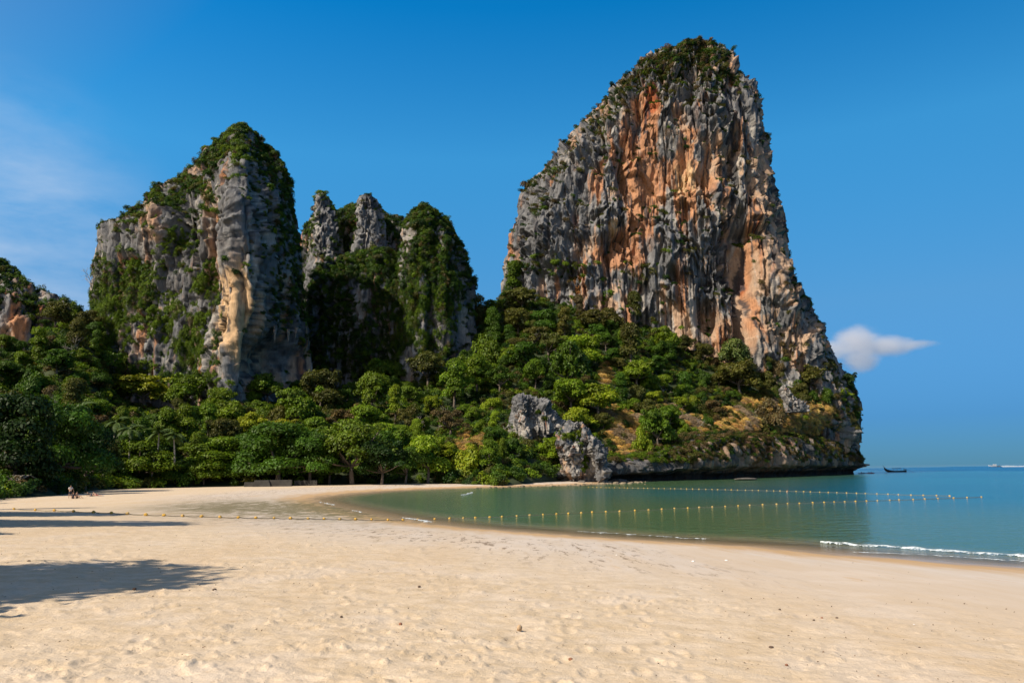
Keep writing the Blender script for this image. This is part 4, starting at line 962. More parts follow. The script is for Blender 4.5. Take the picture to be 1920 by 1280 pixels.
# --- the rest of the wood, spread over the slope
cand = np.nonzero(_hz_ok & (_hg < 0.5))[0]
vrow = cand // NU
cand = cand[(vrow > NV * 0.28) & (vrow < NV * 0.80) & (_hx[cand] > -70) & (_hx[cand] < 1640) & (_hy[cand] < 905)]
rng.shuffle(cand)
BLOCK = [(1000, 790, 52, 58), (1092, 850, 52, 58), (1479, 742, 22, 24)]
def blocked(px, py):
    return any(abs(px - a) < rx and abs(py - b) < ry for a, b, rx, ry in BLOCK)
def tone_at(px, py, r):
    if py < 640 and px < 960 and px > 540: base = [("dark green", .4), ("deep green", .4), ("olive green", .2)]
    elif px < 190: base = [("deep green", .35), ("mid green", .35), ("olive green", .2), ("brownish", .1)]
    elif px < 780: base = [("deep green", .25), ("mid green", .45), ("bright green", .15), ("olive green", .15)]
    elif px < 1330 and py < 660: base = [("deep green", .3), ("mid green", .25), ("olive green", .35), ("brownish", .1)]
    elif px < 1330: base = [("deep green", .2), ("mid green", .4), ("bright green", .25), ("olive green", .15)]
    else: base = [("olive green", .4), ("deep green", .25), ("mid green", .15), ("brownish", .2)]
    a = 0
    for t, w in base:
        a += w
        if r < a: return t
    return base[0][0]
budget = 268
for i in cand:
    if budget == 0: break
    px, py = _hx[i], _hy[i]; r = random.random()
    small = px > 1300
    if px > 1330 and py > 752 and random.random() < .4: continue
    w = (24 + 46 * random.random() ** 1.7) * (0.75 if small else 1.0)
    if py < 640: w *= 0.85
    cx, cy = px, py - w * 0.5
    if blocked(cx, cy): continue
    if any((cx - a) ** 2 + ((cy - b) * 1.35) ** 2 < (0.82 * (q + w * 0.36)) ** 2 for a, b, q in occ): continue
    occ.append((cx, cy, w * 0.40))
    D = _hp[i, 1]; R = w * D / FPX / 2
    kind = 'round' if r < .55 else 'tall' if r < .72 else 'bush' if r < .9 or small else 'loose'
    if small and r > .45: kind = 'bush'
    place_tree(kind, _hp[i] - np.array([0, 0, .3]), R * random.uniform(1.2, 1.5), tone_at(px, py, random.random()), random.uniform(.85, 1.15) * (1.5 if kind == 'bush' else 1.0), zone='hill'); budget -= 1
print("trees", len(TREES), "budget left", budget)

# --- labels: tone and form, the landmark it stands by, its row there and its turn counted from the sea
ORD = ["first", "second", "third", "fourth", "fifth", "sixth", "seventh", "eighth", "ninth", "tenth", "eleventh", "twelfth", "thirteenth", "fourteenth", "fifteenth", "sixteenth",
       "seventeenth", "eighteenth", "nineteenth", "twentieth", "21st", "22nd", "23rd", "24th", "25th", "26th", "27th", "28th", "29th", "30th"]
def zone_of(px, py, z):
    if z == 'front': return "at the back of the beach", "trees along the back of the beach"
    if z == 'off': return "shading the near sand", "trees shading the near sand"
    if px < 190: return "under the blunt edge cliff", "trees on the slope under the edge cliff"
    if px < 590: return "below the sharp ridge cliff", "trees below the ridge cliff"
    if px < 780: return "below the rock spires", "trees below the rock spires"
    if py < 650 and px < 1120: return "in the high saddle", "trees in the saddle"
    if px < 960: return "behind the shore bushes", "trees on the lower bay slope"
    if px < 1330 and py < 720: return "under the orange face", "trees under the tall cliff"
    if px < 1330: return "around the grey outcrops", "trees around the grey outcrops"
    return "on the grassy headland", "trees on the headland"
groups = {}
for rec in TREES:
    zn, gp = zone_of(rec[1], rec[2], rec[5]); groups.setdefault((zn, gp), []).append(rec)
for (zn, gp), recs in groups.items():
    nrow = 1 if recs[0][5] != 'hill' else max(1, min(5, round(math.sqrt(len(recs) / 2.2))))
    recs.sort(key=lambda r: r[2]); per = -(-len(recs) // nrow)
    rows = [recs[i:i + per] for i in range(0, len(recs), per)]
    names = {1: [""], 2: ["upper row", "lower row"], 3: ["top row", "middle row", "bottom row"], 4: ["top row", "upper row", "lower row", "bottom row"], 5: ["top row", "upper row", "middle row", "lower row", "bottom row"]}[len(rows)]
    for rn, row in zip(names, rows):
        row.sort(key=lambda r: -r[1])
        for k, (t, px, py, tone, form, z) in enumerate(row):
            what = "shrub" if t.name.startswith("shrub") else "tree"
            tag(t, f"{tone} {form} {what} {zn}, " + (f"{rn}, " if rn else "") + f"{ORD[k]} from the sea", what, gp)

# --- palms behind the shore trees and leafless trees on the slope
for px, pyc, pyb, lean, lab in ((212, 792, 836, .5, "slim pale trunked palm rising clear above the shore trees"), (243, 806, 850, -.6, "palm half hidden beside the slim pale trunked one"), (296, 812, 850, .9, "tall drooping palm of the cluster between the two layered shore trees"),
                              (328, 818, 850, .5, "palm with arching pale fronds nearest the shore almond trees"), (286, 846, 872, -.3, "low palm at the foot of the palm cluster"), (150, 762, 806, .2, "lone dark palm higher up the slope under the blunt cliff"), (118, 768, 806, -.3, "small palm close beside the lone dark one")):
    p = at(px, pyb, 186.0); top = at(px, pyc, 186.0)
    zb = float(hill_at(px, pyb)[2]); p[2] = min(p[2], max(zb, 1.0)) - 1.5
    palm_tree(p, float(top[2] - p[2]), lean, lab, "coconut palms behind the beach", (0.085, 0.130, 0.035), random.uniform(0, 6.28), 1.2)
for px, py, w, lab, var in ((776, 825, 62, "pale leafless tree with forked white limbs above the shore bushes", 0), (935, 832, 50, "bare grey tree leaning beside the pale grey outcrop", 1), (845, 805, 60, "bare twiggy tree above the yellow green shore bush", 2),
                           (1245, 745, 40, "bare white snag among dark scrub under the orange face", 0), (1420, 790, 30, "bare twig tree standing in the golden grass", 1), (150, 540, 44, "leafless tree leaning out from the corner of the ridge cliff", 2), (1310, 800, 28, "small dead tree above the rock wall", 2),
                           (920, 540, 50, "leafless dark tree standing against the sky in the saddle", 1), (145, 665, 50, "grey leafless tree caught in creepers below the ridge cliff", 0), (1000, 650, 36, "bare tree poking out of the wood below the tall cliff's shaded edge", 1)):
    if py == 540: p = at(172, 540, 280.0)
    else: p = hill_at(px, py)
    place_bare(p, w * p[1] / FPX / 2.0, lab, var)

# ------------------------------------------------------------------ scrub, creepers, grass and undergrowth: nobody could count them
SCRUB_TONES = np.array([TONES[k] for k in ("dark green", "deep green", "mid green", "olive green", "brownish", "bright green")])
def clump_object(name, n, leaf, seed, zs=1.0, grass=False):
    """A source clump of radius 1 for the scattered scrub; not linked to the scene itself."""
    g = np.random.default_rng(seed); m = 7 if not grass else 1
    lob = [(g.uniform(-.5, .5), g.uniform(-.5, .5), g.uniform(0, .5) * zs, *(g.uniform(.34, .6) * np.array([1, 1, .85 * zs]))) for _ in range(m)] if not grass else [(0, 0, .1, 1, 1, .7)]
    cen, nr, sz, col = crown_leaves(lob, n, leaf, seed, 0.5, 0.5)
    if grass: nr = g.normal(size=(n, 3)) * np.array([1, 1, 0.2])
    V, F, C = leaf_quads(cen, nr, sz, col, 0.6 if not grass else 0.22, seed)
    me = mesh_np(name, V, F, {"leaf_color": C}); me.materials.append(LEAF_SCRUB if True else None)
    return bpy.data.objects.new(name, me)
CLUMPS = {"tuft": [clump_object("scrub_clump", 430, 0.10, 700 + i) for i in range(4)], "hang": [clump_object("creeper_clump", 560, 0.10, 720 + i, 2.6) for i in range(3)],
          "grass": [clump_object("grass_clump", 420, 0.16, 740 + i, 1, True) for i in range(3)]}
def scatter_group(kind):
    ng = bpy.data.node_groups.new("scatter_" + kind, 'GeometryNodeTree')
    ng.interface.new_socket("Geometry", in_out='INPUT', socket_type='NodeSocketGeometry'); ng.interface.new_socket("Geometry", in_out='OUTPUT', socket_type='NodeSocketGeometry')
    nd, lk = ng.nodes, ng.links; gi, go = nd.new("NodeGroupInput"), nd.new("NodeGroupOutput")
    jn = nd.new("GeometryNodeGeometryToInstance")
    for o in CLUMPS[kind]:
        oi = nd.new("GeometryNodeObjectInfo"); oi.inputs["Object"].default_value = o; oi.inputs["As Instance"].default_value = False; lk.new(oi.outputs["Geometry"], jn.inputs[0])
    ip = nd.new("GeometryNodeInstanceOnPoints"); lk.new(gi.outputs[0], ip.inputs["Points"]); lk.new(jn.outputs[0], ip.inputs["Instance"]); ip.inputs["Pick Instance"].default_value = True
    for an, dt, sock in (("pick", 'INT', "Instance Index"), ("turn", 'FLOAT_VECTOR', "Rotation"), ("size", 'FLOAT_VECTOR', "Scale")):
        na = nd.new("GeometryNodeInputNamedAttribute"); na.data_type = dt; na.inputs["Name"].default_value = an
        if sock == "Rotation":
            er = nd.new("FunctionNodeEulerToRotation"); lk.new(na.outputs[0], er.inputs[0]); lk.new(er.outputs[0], ip.inputs[sock])
        else: lk.new(na.outputs[0], ip.inputs[sock])
    lk.new(ip.outputs[0], go.inputs[0]); return ng
SCATTER = {k: scatter_group(k) for k in CLUMPS}
def scrub(name, label, cen, nrm, rad, tones, seed, kind="tuft"):
    """Scattered clumps: one object, its points carry size, turn and tone for every clump."""
    g = np.random.default_rng(seed); n = len(cen)
    me = bpy.data.meshes.new(name); me.vertices.add(n); me.vertices.foreach_set("co", np.ascontiguousarray(cen, np.float32).ravel())
    def put(an, ty, arr, key): me.attributes.new(an, ty, 'POINT').data.foreach_set(key, np.ascontiguousarray(arr).ravel())
    lean = nrm / (np.linalg.norm(nrm, axis=1, keepdims=True) + 1e-9); k = 0.75 if kind == "tuft" else 0.25
    # tip each clump part of the way from upright to the rock's own facing
    turn = np.stack([-np.arctan2(lean[:, 1], 0.6 + np.abs(lean[:, 2])) * k, np.arctan2(lean[:, 0], 0.6 + np.abs(lean[:, 2])) * k, g.uniform(0, 6.28, n) * (kind != "x")], 1).astype(np.float32)
    put("turn", 'FLOAT_VECTOR', turn, "vector")
    size = np.stack([rad * g.uniform(.8, 1.2, n), rad * g.uniform(.8, 1.2, n), rad * g.uniform(.7, 1.1, n)], 1).astype(np.float32); put("size", 'FLOAT_VECTOR', size, "vector")
    put("pick", 'INT', g.integers(0, len(CLUMPS[kind]), n).astype(np.int32), "value")
    c4 = np.ones((n, 4), np.float32); c4[:, :3] = tones * g.uniform(.7, 1.3, (n, 1)); put("tone", 'FLOAT_COLOR', c4, "color")
    me.materials.append(LEAF_SCRUB)
    o = link(name, me); mo = o.modifiers.new("scatter", 'NODES'); mo.node_group = SCATTER[kind]
    return tag(o, label, None, None, "stuff")

def cliff_scrub(key, label, n, spots, seed, rmin=0.7, rmax=2.4, flat=0.25, base=0.0, leaf=0.5, nleaf=0, mix=(.3, .25, .12, .2, .13, 0), bright=(), bare=(), name="cliff_scrub", hang=(), slope=1.0):
    P, n3, px, py = CLIFF_PTS[key]; g = np.random.default_rng(seed)
    P = P.reshape(-1, 3); n3 = n3.reshape(-1, 3); px = px.ravel(); py = py.ravel()
    ns = fbm(P[:, 0] / 7, P[:, 1] / 7, P[:, 2] / 7, 3, seed)
    w = slope * sstep(flat, flat + .3, n3[:, 2]) + spot_mask(px, py, spots) * 1.1 + base
    w = w * (1 - spot_mask(px, py, bare))
    w = np.minimum(np.maximum(w + ns * 1.0 - 0.30, 0), 0.5)
    w[py > 900] = 0
    if key == 'shorewall': w = np.where(P[:, 2] > 6.0 - 1.5 * ns, w, 0)          # nothing grows on the washed lower rock
    i = g.choice(len(P), n, p=w / w.sum(), replace=True)
    rad = g.uniform(rmin, rmax, n) * g.uniform(.6, 1.1, n)
    tones = SCRUB_TONES[g.choice(6, n, p=np.array(mix) / sum(mix))]
    b = spot_mask(px[i], py[i], bright) > g.random(n) * 1.1
    tones[b] = np.array(TONES["mid green"]) * g.uniform(.7, 1.2, (b.sum(), 1))
    pos = P[i] - n3[i] * 0.25 * rad[:, None]
    h = (spot_mask(px[i], py[i], hang) > g.random(n) * 0.9) if hang else np.zeros(n, bool)
    scrub(name, label, pos[~h], n3[i][~h], rad[~h], tones[~h], seed)
    if h.any(): scrub("creeper", label.replace("scrub", "creeper") + ", hanging in curtains", pos[h], n3[i][h], rad[h] * .8, tones[h], seed + 1, "hang")

cliff_scrub("tall", "dry olive scrub on the summit and ledges of the tallest cliff", 5200,
    [(1300, 108, 85, 34, 1.5), (1240, 132, 60, 30, 1.4), (1345, 140, 44, 26, 1.1), (1190, 165, 44, 26, 1.2), (1150, 195, 36, 24, 1.2), (1110, 232, 34, 26, 1.2), (1075, 265, 26, 24, .8), (1035, 320, 36, 30), (1000, 350, 26, 22), (1015, 395, 16, 22, .9), (965, 430, 8, 60, .6), (1380, 150, 24, 16, .8),
     (990, 505, 60, 22), (1060, 500, 40, 20), (1190, 520, 40, 20, .8), (1145, 250, 20, 30, .5), (1440, 690, 26, 30, .8), (1590, 740, 26, 50), (1480, 500, 6, 60, .7), (1415, 170, 8, 20, .8), (1510, 560, 8, 40, .8), (1560, 680, 16, 40, .7), (1330, 610, 12, 12, .5), (1250, 480, 8, 8, .6), (1245, 290, 8, 8, .4), (1222, 520, 10, 12, .8), (1420, 440, 14, 5, .8)],
    301, 0.7, 2.6, 0.45, -0.30, 0.60, 50, mix=(.38, .14, .04, .28, .16, 0), bright=[(1080, 505, 60, 24), (1250, 480, 12, 12)])
cliff_scrub("ridge", "green creepers and scrub hanging over the ridge cliff", 11000,
    [(440, 270, 40, 30), (400, 300, 24, 24), (350, 340, 30, 16), (300, 375, 34, 14), (255, 410, 24, 10), (515, 330, 40, 60, 1.3), (525, 430, 44, 80, 1.3), (540, 540, 40, 90, 1.2), (490, 300, 24, 30), (480, 400, 10, 60, .6), (250, 520, 55, 44, 1.3), (195, 600, 40, 120, 1.4), (270, 560, 50, 50), (330, 450, 26, 30), (385, 530, 22, 40),
     (300, 600, 60, 40), (370, 650, 44, 60), (350, 720, 90, 30), (240, 700, 60, 60), (395, 380, 16, 30, .7), (560, 650, 16, 60, .5), (370, 350, 16, 20)],
    303, 0.7, 2.2, 0.45, -0.12, 0.52, 40, mix=(.30, .34, .2, .1, .06, 0), bright=[(230, 640, 90, 120), (340, 600, 80, 120), (300, 480, 60, 60), (440, 280, 30, 30, .5)],
    bare=[(440, 600, 34, 120), (440, 400, 30, 100, .9), (490, 690, 60, 40, .9), (300, 430, 26, 24, .6), (235, 460, 40, 20, .5), (255, 640, 16, 40, .7)], hang=[(200, 620, 60, 140), (360, 620, 60, 120)])
cliff_scrub("edge", "bushy green scrub covering the blunt edge cliff", 1700, [(10, 500, 60, 26), (60, 560, 40, 30), (80, 640, 40, 80), (120, 620, 60, 60), (10, 560, 20, 20, .5)], 305, 0.8, 2.8, 0.3, 0.0, 0.6, 50,
    mix=(.4, .35, .15, .1, 0, 0), bare=[(12, 640, 24, 60)], hang=[(100, 650, 60, 100)])
cliff_scrub("wall", "dark green scrub on the wall behind the spires", 3000, [(640, 400, 60, 30), (735, 405, 40, 30), (690, 420, 100, 40), (620, 460, 60, 60), (780, 450, 60, 60)], 307, 0.8, 2.6, 0.3, 0.1, mix=(.45, .35, .08, .12, 0, 0))
cliff_scrub("buttress", "dark green scrub smothering the buttress in the gap", 5200, [(690, 500, 100, 40), (620, 560, 60, 90), (600, 640, 50, 80), (740, 560, 60, 60), (680, 660, 70, 60), (800, 600, 60, 90)], 308, 0.9, 2.8, 0.3, 0.12,
    mix=(.45, .35, .08, .12, 0, 0), bare=[(682, 558, 20, 36)], hang=[(720, 600, 60, 80, .6)])  # dark tone mix also stands in for the ridge's shadow
cliff_scrub("spire", "leafy tufts on the slim spire", 420, [(590, 375, 12, 20), (625, 395, 12, 26), (640, 440, 14, 40), (580, 450, 14, 50)], 309, 0.6, 2.2, 0.4, -0.1, 0.5, 80, mix=(.3, .4, .2, .1, 0, 0), bright=[(585, 400, 20, 60)], bare=[(606, 420, 12, 40, .8)])
cliff_scrub("pillar", "leafy tufts on the blunt topped spire", 480, [(722, 400, 14, 30), (735, 440, 14, 40), (662, 440, 10, 60), (690, 490, 40, 24)], 311, 0.6, 2.0, 0.4, -0.15, 0.5, 80, mix=(.35, .4, .15, .1, 0, 0), bare=[(690, 420, 18, 44)])
cliff_scrub("dome", "thick green scrub over the rounded cliff", 5200, [(805, 415, 40, 24), (845, 450, 24, 40), (800, 480, 50, 50), (830, 540, 50, 50), (780, 570, 50, 40), (740, 640, 40, 60), (800, 650, 40, 30), (870, 520, 14, 60), (730, 500, 24, 40)], 313, 0.8, 2.7, 0.3, 0.05, 0.6, 45,
    mix=(.35, .35, .14, .12, .04, 0), bright=[(810, 600, 60, 60, .5), (740, 640, 40, 60, .5)], bare=[(766, 452, 11, 20), (785, 690, 22, 40, .8), (865, 620, 8, 50, .8), (830, 440, 10, 16, .5)], hang=[(770, 600, 80, 90)])
cliff_scrub("shorewall", "dry grey and golden scrub trailing over the rock wall", 5200, [(1190, 850, 80, 30), (1290, 835, 60, 24), (1400, 815, 70, 20), (1500, 812, 70, 24), (1590, 822, 40, 22), (1355, 850, 20, 20, .7), (1540, 835, 30, 24, .7), (1260, 865, 40, 14, .6)], 315, 0.5, 1.7, 0.3, 0.10, 0.34, 70,
    mix=(.16, .14, .1, .24, .36, 0), bright=[(1200, 850, 60, 30)])
cliff_scrub("boulder", "bush tufts in the cracks of the pale outcrop", 90, [(1020, 785, 10, 8), (1010, 770, 10, 5), (955, 800, 6, 12)], 317, 0.25, 0.7, 0.9, -0.3, 0.2, 60, mix=(.1, .3, .4, .2, 0, 0.1), slope=0.2)
cliff_scrub("shorerock", "bushes growing over the shore outcrop", 300, [(1072, 818, 24, 14), (1090, 835, 10, 20, .7), (1098, 868, 8, 16), (1120, 815, 8, 6, .5)], 319, 0.4, 1.1, 0.9, -0.3, 0.24, 80, mix=(.05, .3, .5, .15, 0, .2), slope=0.2)

# undergrowth over the whole slope and golden grass on the dry patches
sel = np.nonzero(_hz_ok & (np.arange(len(_hp)) // NU > NV * .235) & (np.arange(len(_hp)) // NU < NV * .78) & (_hx > -120) & (_hx < 1640))[0]
ar = np.linalg.norm(np.cross(np.roll(HILL, -1, 1) - HILL, np.roll(HILL, -1, 0) - HILL), axis=-1).ravel()
g_ = np.random.default_rng(41)
def pick(mask_w, n):
    w = ar[sel] * mask_w; return sel[g_.choice(len(sel), n, p=w / w.sum())]
i1 = pick(1 - 0.80 * _hg[sel], 9000)
rad = g_.uniform(1.0, 3.0, len(i1)); hn = np.tile([[-.25, -.6, .75]], (len(i1), 1))
ton = SCRUB_TONES[g_.choice(6, len(i1), p=[.2, .28, .22, .2, .06, .04])]
right_dry = (_hx[i1] > 1320) & (g_.random(len(i1)) < .5); ton[right_dry] = np.array(TONES["olive green"])
scrub("undergrowth", "dense mixed green undergrowth between the trees of the slope", _hp[i1] + np.array([0, 0, .5]), hn, rad * .9, ton, 43)
i2 = pick(sstep(.2, .5, _hg[sel]), 2200)
rad = g_.uniform(.8, 1.7, len(i2)); hn = np.tile([[-.2, -.5, .8]], (len(i2), 1))
gn = fbm(_hp[i2, 0] / 9, _hp[i2, 1] / 9, 0 * i2, 3, 61)
gold = np.array([(0.52, 0.35, 0.115), (0.45, 0.265, 0.095), (0.33, 0.22, 0.12), (0.58, 0.42, 0.145), (0.25, 0.20, 0.055)])[g_.choice(5, len(i2))]
gold[gn > .27] = (0.24, 0.185, 0.13); gold[gn < -.27] = (0.16, 0.15, 0.05); rad = rad * (1 + .5 * (gn > .27))
scrub("dry_grass", "golden dry grass and brown thicket on the headland slopes", _hp[i2] + np.array([0, 0, .2]), hn, rad, gold, 47, "grass")

# ------------------------------------------------------------------ cloud beside the tall cliff
def cumulus():
    m = bpy.data.materials.new("cloud_vapour"); m.use_nodes = True; nd, lk = m.node_tree.nodes, m.node_tree.links
    nd.remove(nd["Principled BSDF"])
    t = N(nd, "ShaderNodeTexCoord").outputs["Object"]
    tot = None
    for (cx, cy, rx, ry, wt) in ((-0.25, 0.20, 0.42, 0.50, 1.0), (-0.62, -0.02, 0.30, 0.36, .75), (0.18, 0.08, 0.5, 0.34, .8), (0.62, 0.10, 0.36, 0.16, .45), (-0.22, -0.22, 0.34, 0.44, .75)):
        mp_ = N(nd, "ShaderNodeMapping", vector_type='POINT'); mp_.inputs["Scale"].default_value = (1 / rx, 1 / 0.8, 1 / ry); mp_.inputs["Location"].default_value = (-cx / rx, 0, -cy / ry)
        lk.new(t, mp_.inputs[0]); ln = N(nd, "ShaderNodeVectorMath", operation='LENGTH'); lk.new(mp_.outputs[0], ln.inputs[0])
        f = mrange(nd, lk, ln.outputs["Value"], 0.25, 1.15, wt, 0.0); tot = f if tot is None else mathn(nd, lk, 'MAXIMUM', tot, f)
    n = N(nd, "ShaderNodeTexNoise", Scale=2.9, Detail=8.0, Roughness=0.68); lk.new(t, n.inputs["Vector"])
    d = mathn(nd, lk, 'ADD', tot, mathn(nd, lk, 'MULTIPLY', mathn(nd, lk, 'SUBTRACT', n.outputs["Fac"], 0.46), 1.9))
    d = mathn(nd, lk, 'MULTIPLY', mrange(nd, lk, d, 0.12, 0.9), mrange(nd, lk, tot, 0.0, 0.25))
    v = N(nd, "ShaderNodeVolumePrincipled"); v.inputs["Color"].default_value = (0.97, 0.97, 0.99, 1); v.inputs["Anisotropy"].default_value = 0.2
    lk.new(mathn(nd, lk, 'MULTIPLY', d, 0.0085), v.inputs["Density"]); lk.new(v.outputs[0], nd["Material Output"].inputs["Volume"])
    c = at(1640, 655, 4600.0)
    mb = MB(); mb.box((0, 0, 0), (2, 2, 2)); o = mb.build("cloud", m, None, False, Vector(c)); o.scale = (390, 180, 225)
    tag(o, "small soft white cumulus cloud beside the tallest cliff", "cloud")
cumulus()
SC.cycles.volume_bounces = 3; SC.cycles.volume_max_steps = 128

# ------------------------------------------------------------------ foam along the water's edge
def foam_material():
    m, nd, lk, b = new_mat("sea_foam"); b.inputs["Base Color"].default_value = (0.80, 0.83, 0.84, 1); b.inputs["Roughness"].default_value = 0.7
    t = N(nd, "ShaderNodeTexCoord").outputs["Object"]; n = N(nd, "ShaderNodeTexNoise", Scale=6.0, Detail=5.0); lk.new(t, n.inputs["Vector"])
    lk.new(mixc(nd, lk, mrange(nd, lk, n.outputs["Fac"], 0.35, 0.65), (0.50, 0.58, 0.60), (0.82, 0.85, 0.85)), b.inputs["Base Color"])
    bp = N(nd, "ShaderNodeBump", Strength=0.6, Distance=0.06); lk.new(n.outputs["Fac"], bp.inputs["Height"]); lk.new(bp.outputs[0], b.inputs["Normal"])
    n2 = N(nd, "ShaderNodeTexNoise", Scale=4.5, Detail=7.0, Roughness=0.7); lk.new(t, n2.inputs["Vector"])         # lacy holes
    lk.new(mrange(nd, lk, n2.outputs["Fac"], 0.36, 0.60), b.inputs["Alpha"])
    return m
FOAM = foam_material()
def foam(name, label, pts, width, height, seed, thr=-0.02, zoff=0.012, step=0.045):
    P = np.array([gnd(x, y, 0.0) for x, y in pts]); seg = np.cumsum([0] + [np.linalg.norm(b - a) for a, b in zip(P[:-1], P[1:])])
    n = max(20, int(seg[-1] / step)); s = np.linspace(0, seg[-1], n); C = _smooth_line(P, np.interp(s, seg, np.arange(len(P))))
    tg = np.gradient(C, axis=0); tg /= np.linalg.norm(tg, axis=1, keepdims=True); ot = np.stack([-tg[:, 1], tg[:, 0], 0 * s], 1)
    m = max(8, int(width / (step * 1.2))); u = np.linspace(-1, 1, m)
    wv = width * (0.55 + 0.9 * (fbm(s / 3.5, 0 * s, 0 * s, 3, seed) + 0.4)) * np.minimum(1, np.minimum(np.arange(n), np.arange(n)[::-1]) / (n * 0.12))
    Q = C[None] + ot[None] * (u[:, None] * wv[None] * 0.5 + 0.5 * fbm(s / 2.0, 0 * s, 0 * s, 3, seed + 2)[None])[..., None]
    h = height * np.maximum(1 - u[:, None] ** 2, 0) * (0.5 + 1.2 * np.maximum(fbm(Q[..., 0] / 0.6, Q[..., 1] / 0.6, 0 * Q[..., 0], 3, seed + 4) + .3, 0))
    Q[..., 2] = zoff + h
    F = grid_faces(m, n); cq = Q.reshape(-1, 3)[F].mean(1)
    keep = fbm(cq[:, 0] / 0.42, cq[:, 1] / 0.42, 0 * cq[:, 0], 5, seed + 6, 0.65) + 0.38 - 0.55 * np.abs(np.repeat(u[:-1] + 1 / m, n - 1)) > thr
    F = F[keep]; used, inv = np.unique(F, return_inverse=True)
    o = link(name, mesh_np(name, Q.reshape(-1, 3)[used], inv.reshape(-1, 4), None, True), FOAM); tag(o, label, None, None, "stuff")
foam("foam", "white breaking wave edge along the near right shallows", [(1535, 1017.5), (1600, 1021), (1700, 1027), (1800, 1034), (1920, 1041.5), (2040, 1050)], 0.75, 0.07, 1, -0.10)
foam("foam", "thin ragged foam line behind the near breaking wave", [(1600, 1034), (1760, 1042), (1920, 1052), (2000, 1058)], 0.5, 0.01, 2, 0.12)
foam("foam", "thin white ripple along the middle of the shore", [(1085, 996), (1150, 1000), (1250, 1006.5), (1330, 1010.5)], 0.35, 0.03, 3, 0.05)
foam("foam", "small foam streak by the end of the float line", [(752, 970.5), (785, 975), (812, 979)], 0.6, 0.05, 4, 0.0)
foam("foam", "little white wash at the inner tip of the bay", [(598, 940.5), (612, 943.5), (628, 947)], 0.55, 0.05, 5, 0.0, step=0.08)
foam("foam", "small white wash below the tip of the bay", [(662, 957.5), (676, 961)], 0.45, 0.06, 6, 0.0, step=0.08)
foam("foam", "short white splash on the calm green water", [(866, 928.5), (876, 926.5), (886, 923)], 0.7, 0.12, 7, -0.1, step=0.1)

# ------------------------------------------------------------------ rope floats
YEL = plain("yellow_float_plastic", (0.62, 0.36, 0.05), 0.6, 0.35, 9.0); ROPE = plain("weathered_rope", (0.16, 0.135, 0.09), 0.9, 0.2)
def fade_by_object(m):
    """Each float has weathered by its own amount."""
    nd, lk = m.node_tree.nodes, m.node_tree.links; b = nd["Principled BSDF"]; src = b.inputs["Base Color"].links[0].from_socket
    oi = N(nd, "ShaderNodeObjectInfo"); f = mrange(nd, lk, oi.outputs["Random"], 0.35, 1.0, 0.0, 0.6)
    lk.new(mixc(nd, lk, f, src, (0.40, 0.30, 0.14)), b.inputs["Base Color"])
fade_by_object(YEL)
def float_mesh():
    mb = MB(); prof = [(-0.20, 0.0), (-0.195, 0.035), (-0.17, 0.04), (-0.165, 0.075), (-0.12, 0.118), (-0.06, 0.142), (-0.012, 0.148), (-0.010, 0.158), (0.010, 0.158), (0.012, 0.148), (0.06, 0.142), (0.12, 0.118), (0.165, 0.075), (0.17, 0.04), (0.195, 0.035), (0.20, 0.0)]
    n = 12; vs_ = [(x, r * math.cos(2 * math.pi * k / n), r * math.sin(2 * math.pi * k / n)) for x, r in prof for k in range(n)]
    fs_ = [(i * n + k, i * n + (k + 1) % n, (i + 1) * n + (k + 1) % n, (i + 1) * n + k) for i in range(len(prof) - 1) for k in range(n)]
    mb.add(vs_, fs_); me = mb.mesh("float"); me.materials.append(YEL); return me
FLOAT = float_mesh()
L_SAND = [(27, 956), (65, 957), (102, 957.3), (139, 958.6), (174, 960), (209, 961.4), (239, 962.6), (273, 964.7), (308, 965.6), (344, 966.6), (378, 967.6), (413, 968.8), (448, 969.7), (480, 970.2), (513, 970.8), (545, 971.2),
          (577, 971.5), (607, 971.8), (638, 972.3), (668, 972.6), (696, 973), (727, 973.2), (756, 973.3)]
L_NEAR = [(784, 973), (815, 972), (844, 971), (869, 970.2), (893, 969.5), (917, 968.6), (942, 967.8), (968, 966.4), (993, 964.9), (1018, 963.8), (1043, 962.6), (1067, 961.6), (1089, 960.6), (1111, 959.3), (1135, 958.4), (1161, 957.6), (1190, 956.2),
          (1215, 955.2), (1241, 953.6), (1264, 952.4), (1288, 951.4), (1312, 950.3), (1337, 949.4), (1360, 948.4), (1384, 947.2), (1407, 946.2), (1431, 945.2), (1455, 944.2), (1477, 943.3), (1500, 942.4), (1525, 941.3), (1545, 940.6), (1565, 940),
          (1584, 939.5), (1604, 938.9), (1625, 938.1), (1645, 937.4), (1667, 936.6), (1687, 936), (1711, 935.3), (1735, 934.4), (1760, 933.4), (1787, 932.5), (1813, 931.6), (1840, 930.6)]
L_FAR = []
_x, _st = 1104.0, 7.6
while _x < 1800:
    L_FAR.append((_x, float(np.interp(_x, [1104, 1300, 1470, 1600, 1722, 1800], [912.2, 915.4, 919.2, 923.2, 927.2, 928.8])))); _st = np.interp(_x, [1104, 1300, 1500, 1700, 1800], [7.6, 11.5, 14.5, 23, 27]); _x += _st
WORDS = ["zero", "first", "second", "third", "fourth", "fifth", "sixth", "seventh", "eighth", "ninth", "tenth", "eleventh", "twelfth", "thirteenth", "fourteenth", "fifteenth", "sixteenth", "seventeenth", "eighteenth", "nineteenth"]
TENS = {20: ("twentieth", "twenty"), 30: ("thirtieth", "thirty"), 40: ("fortieth", "forty"), 50: ("fiftieth", "fifty"), 60: ("sixtieth", "sixty")}
def ordinal(n):
    if n < 20: return WORDS[n]
    t, u = n // 10 * 10, n % 10
    return TENS[t][0] if u == 0 else TENS[t][1] + "-" + WORDS[u]
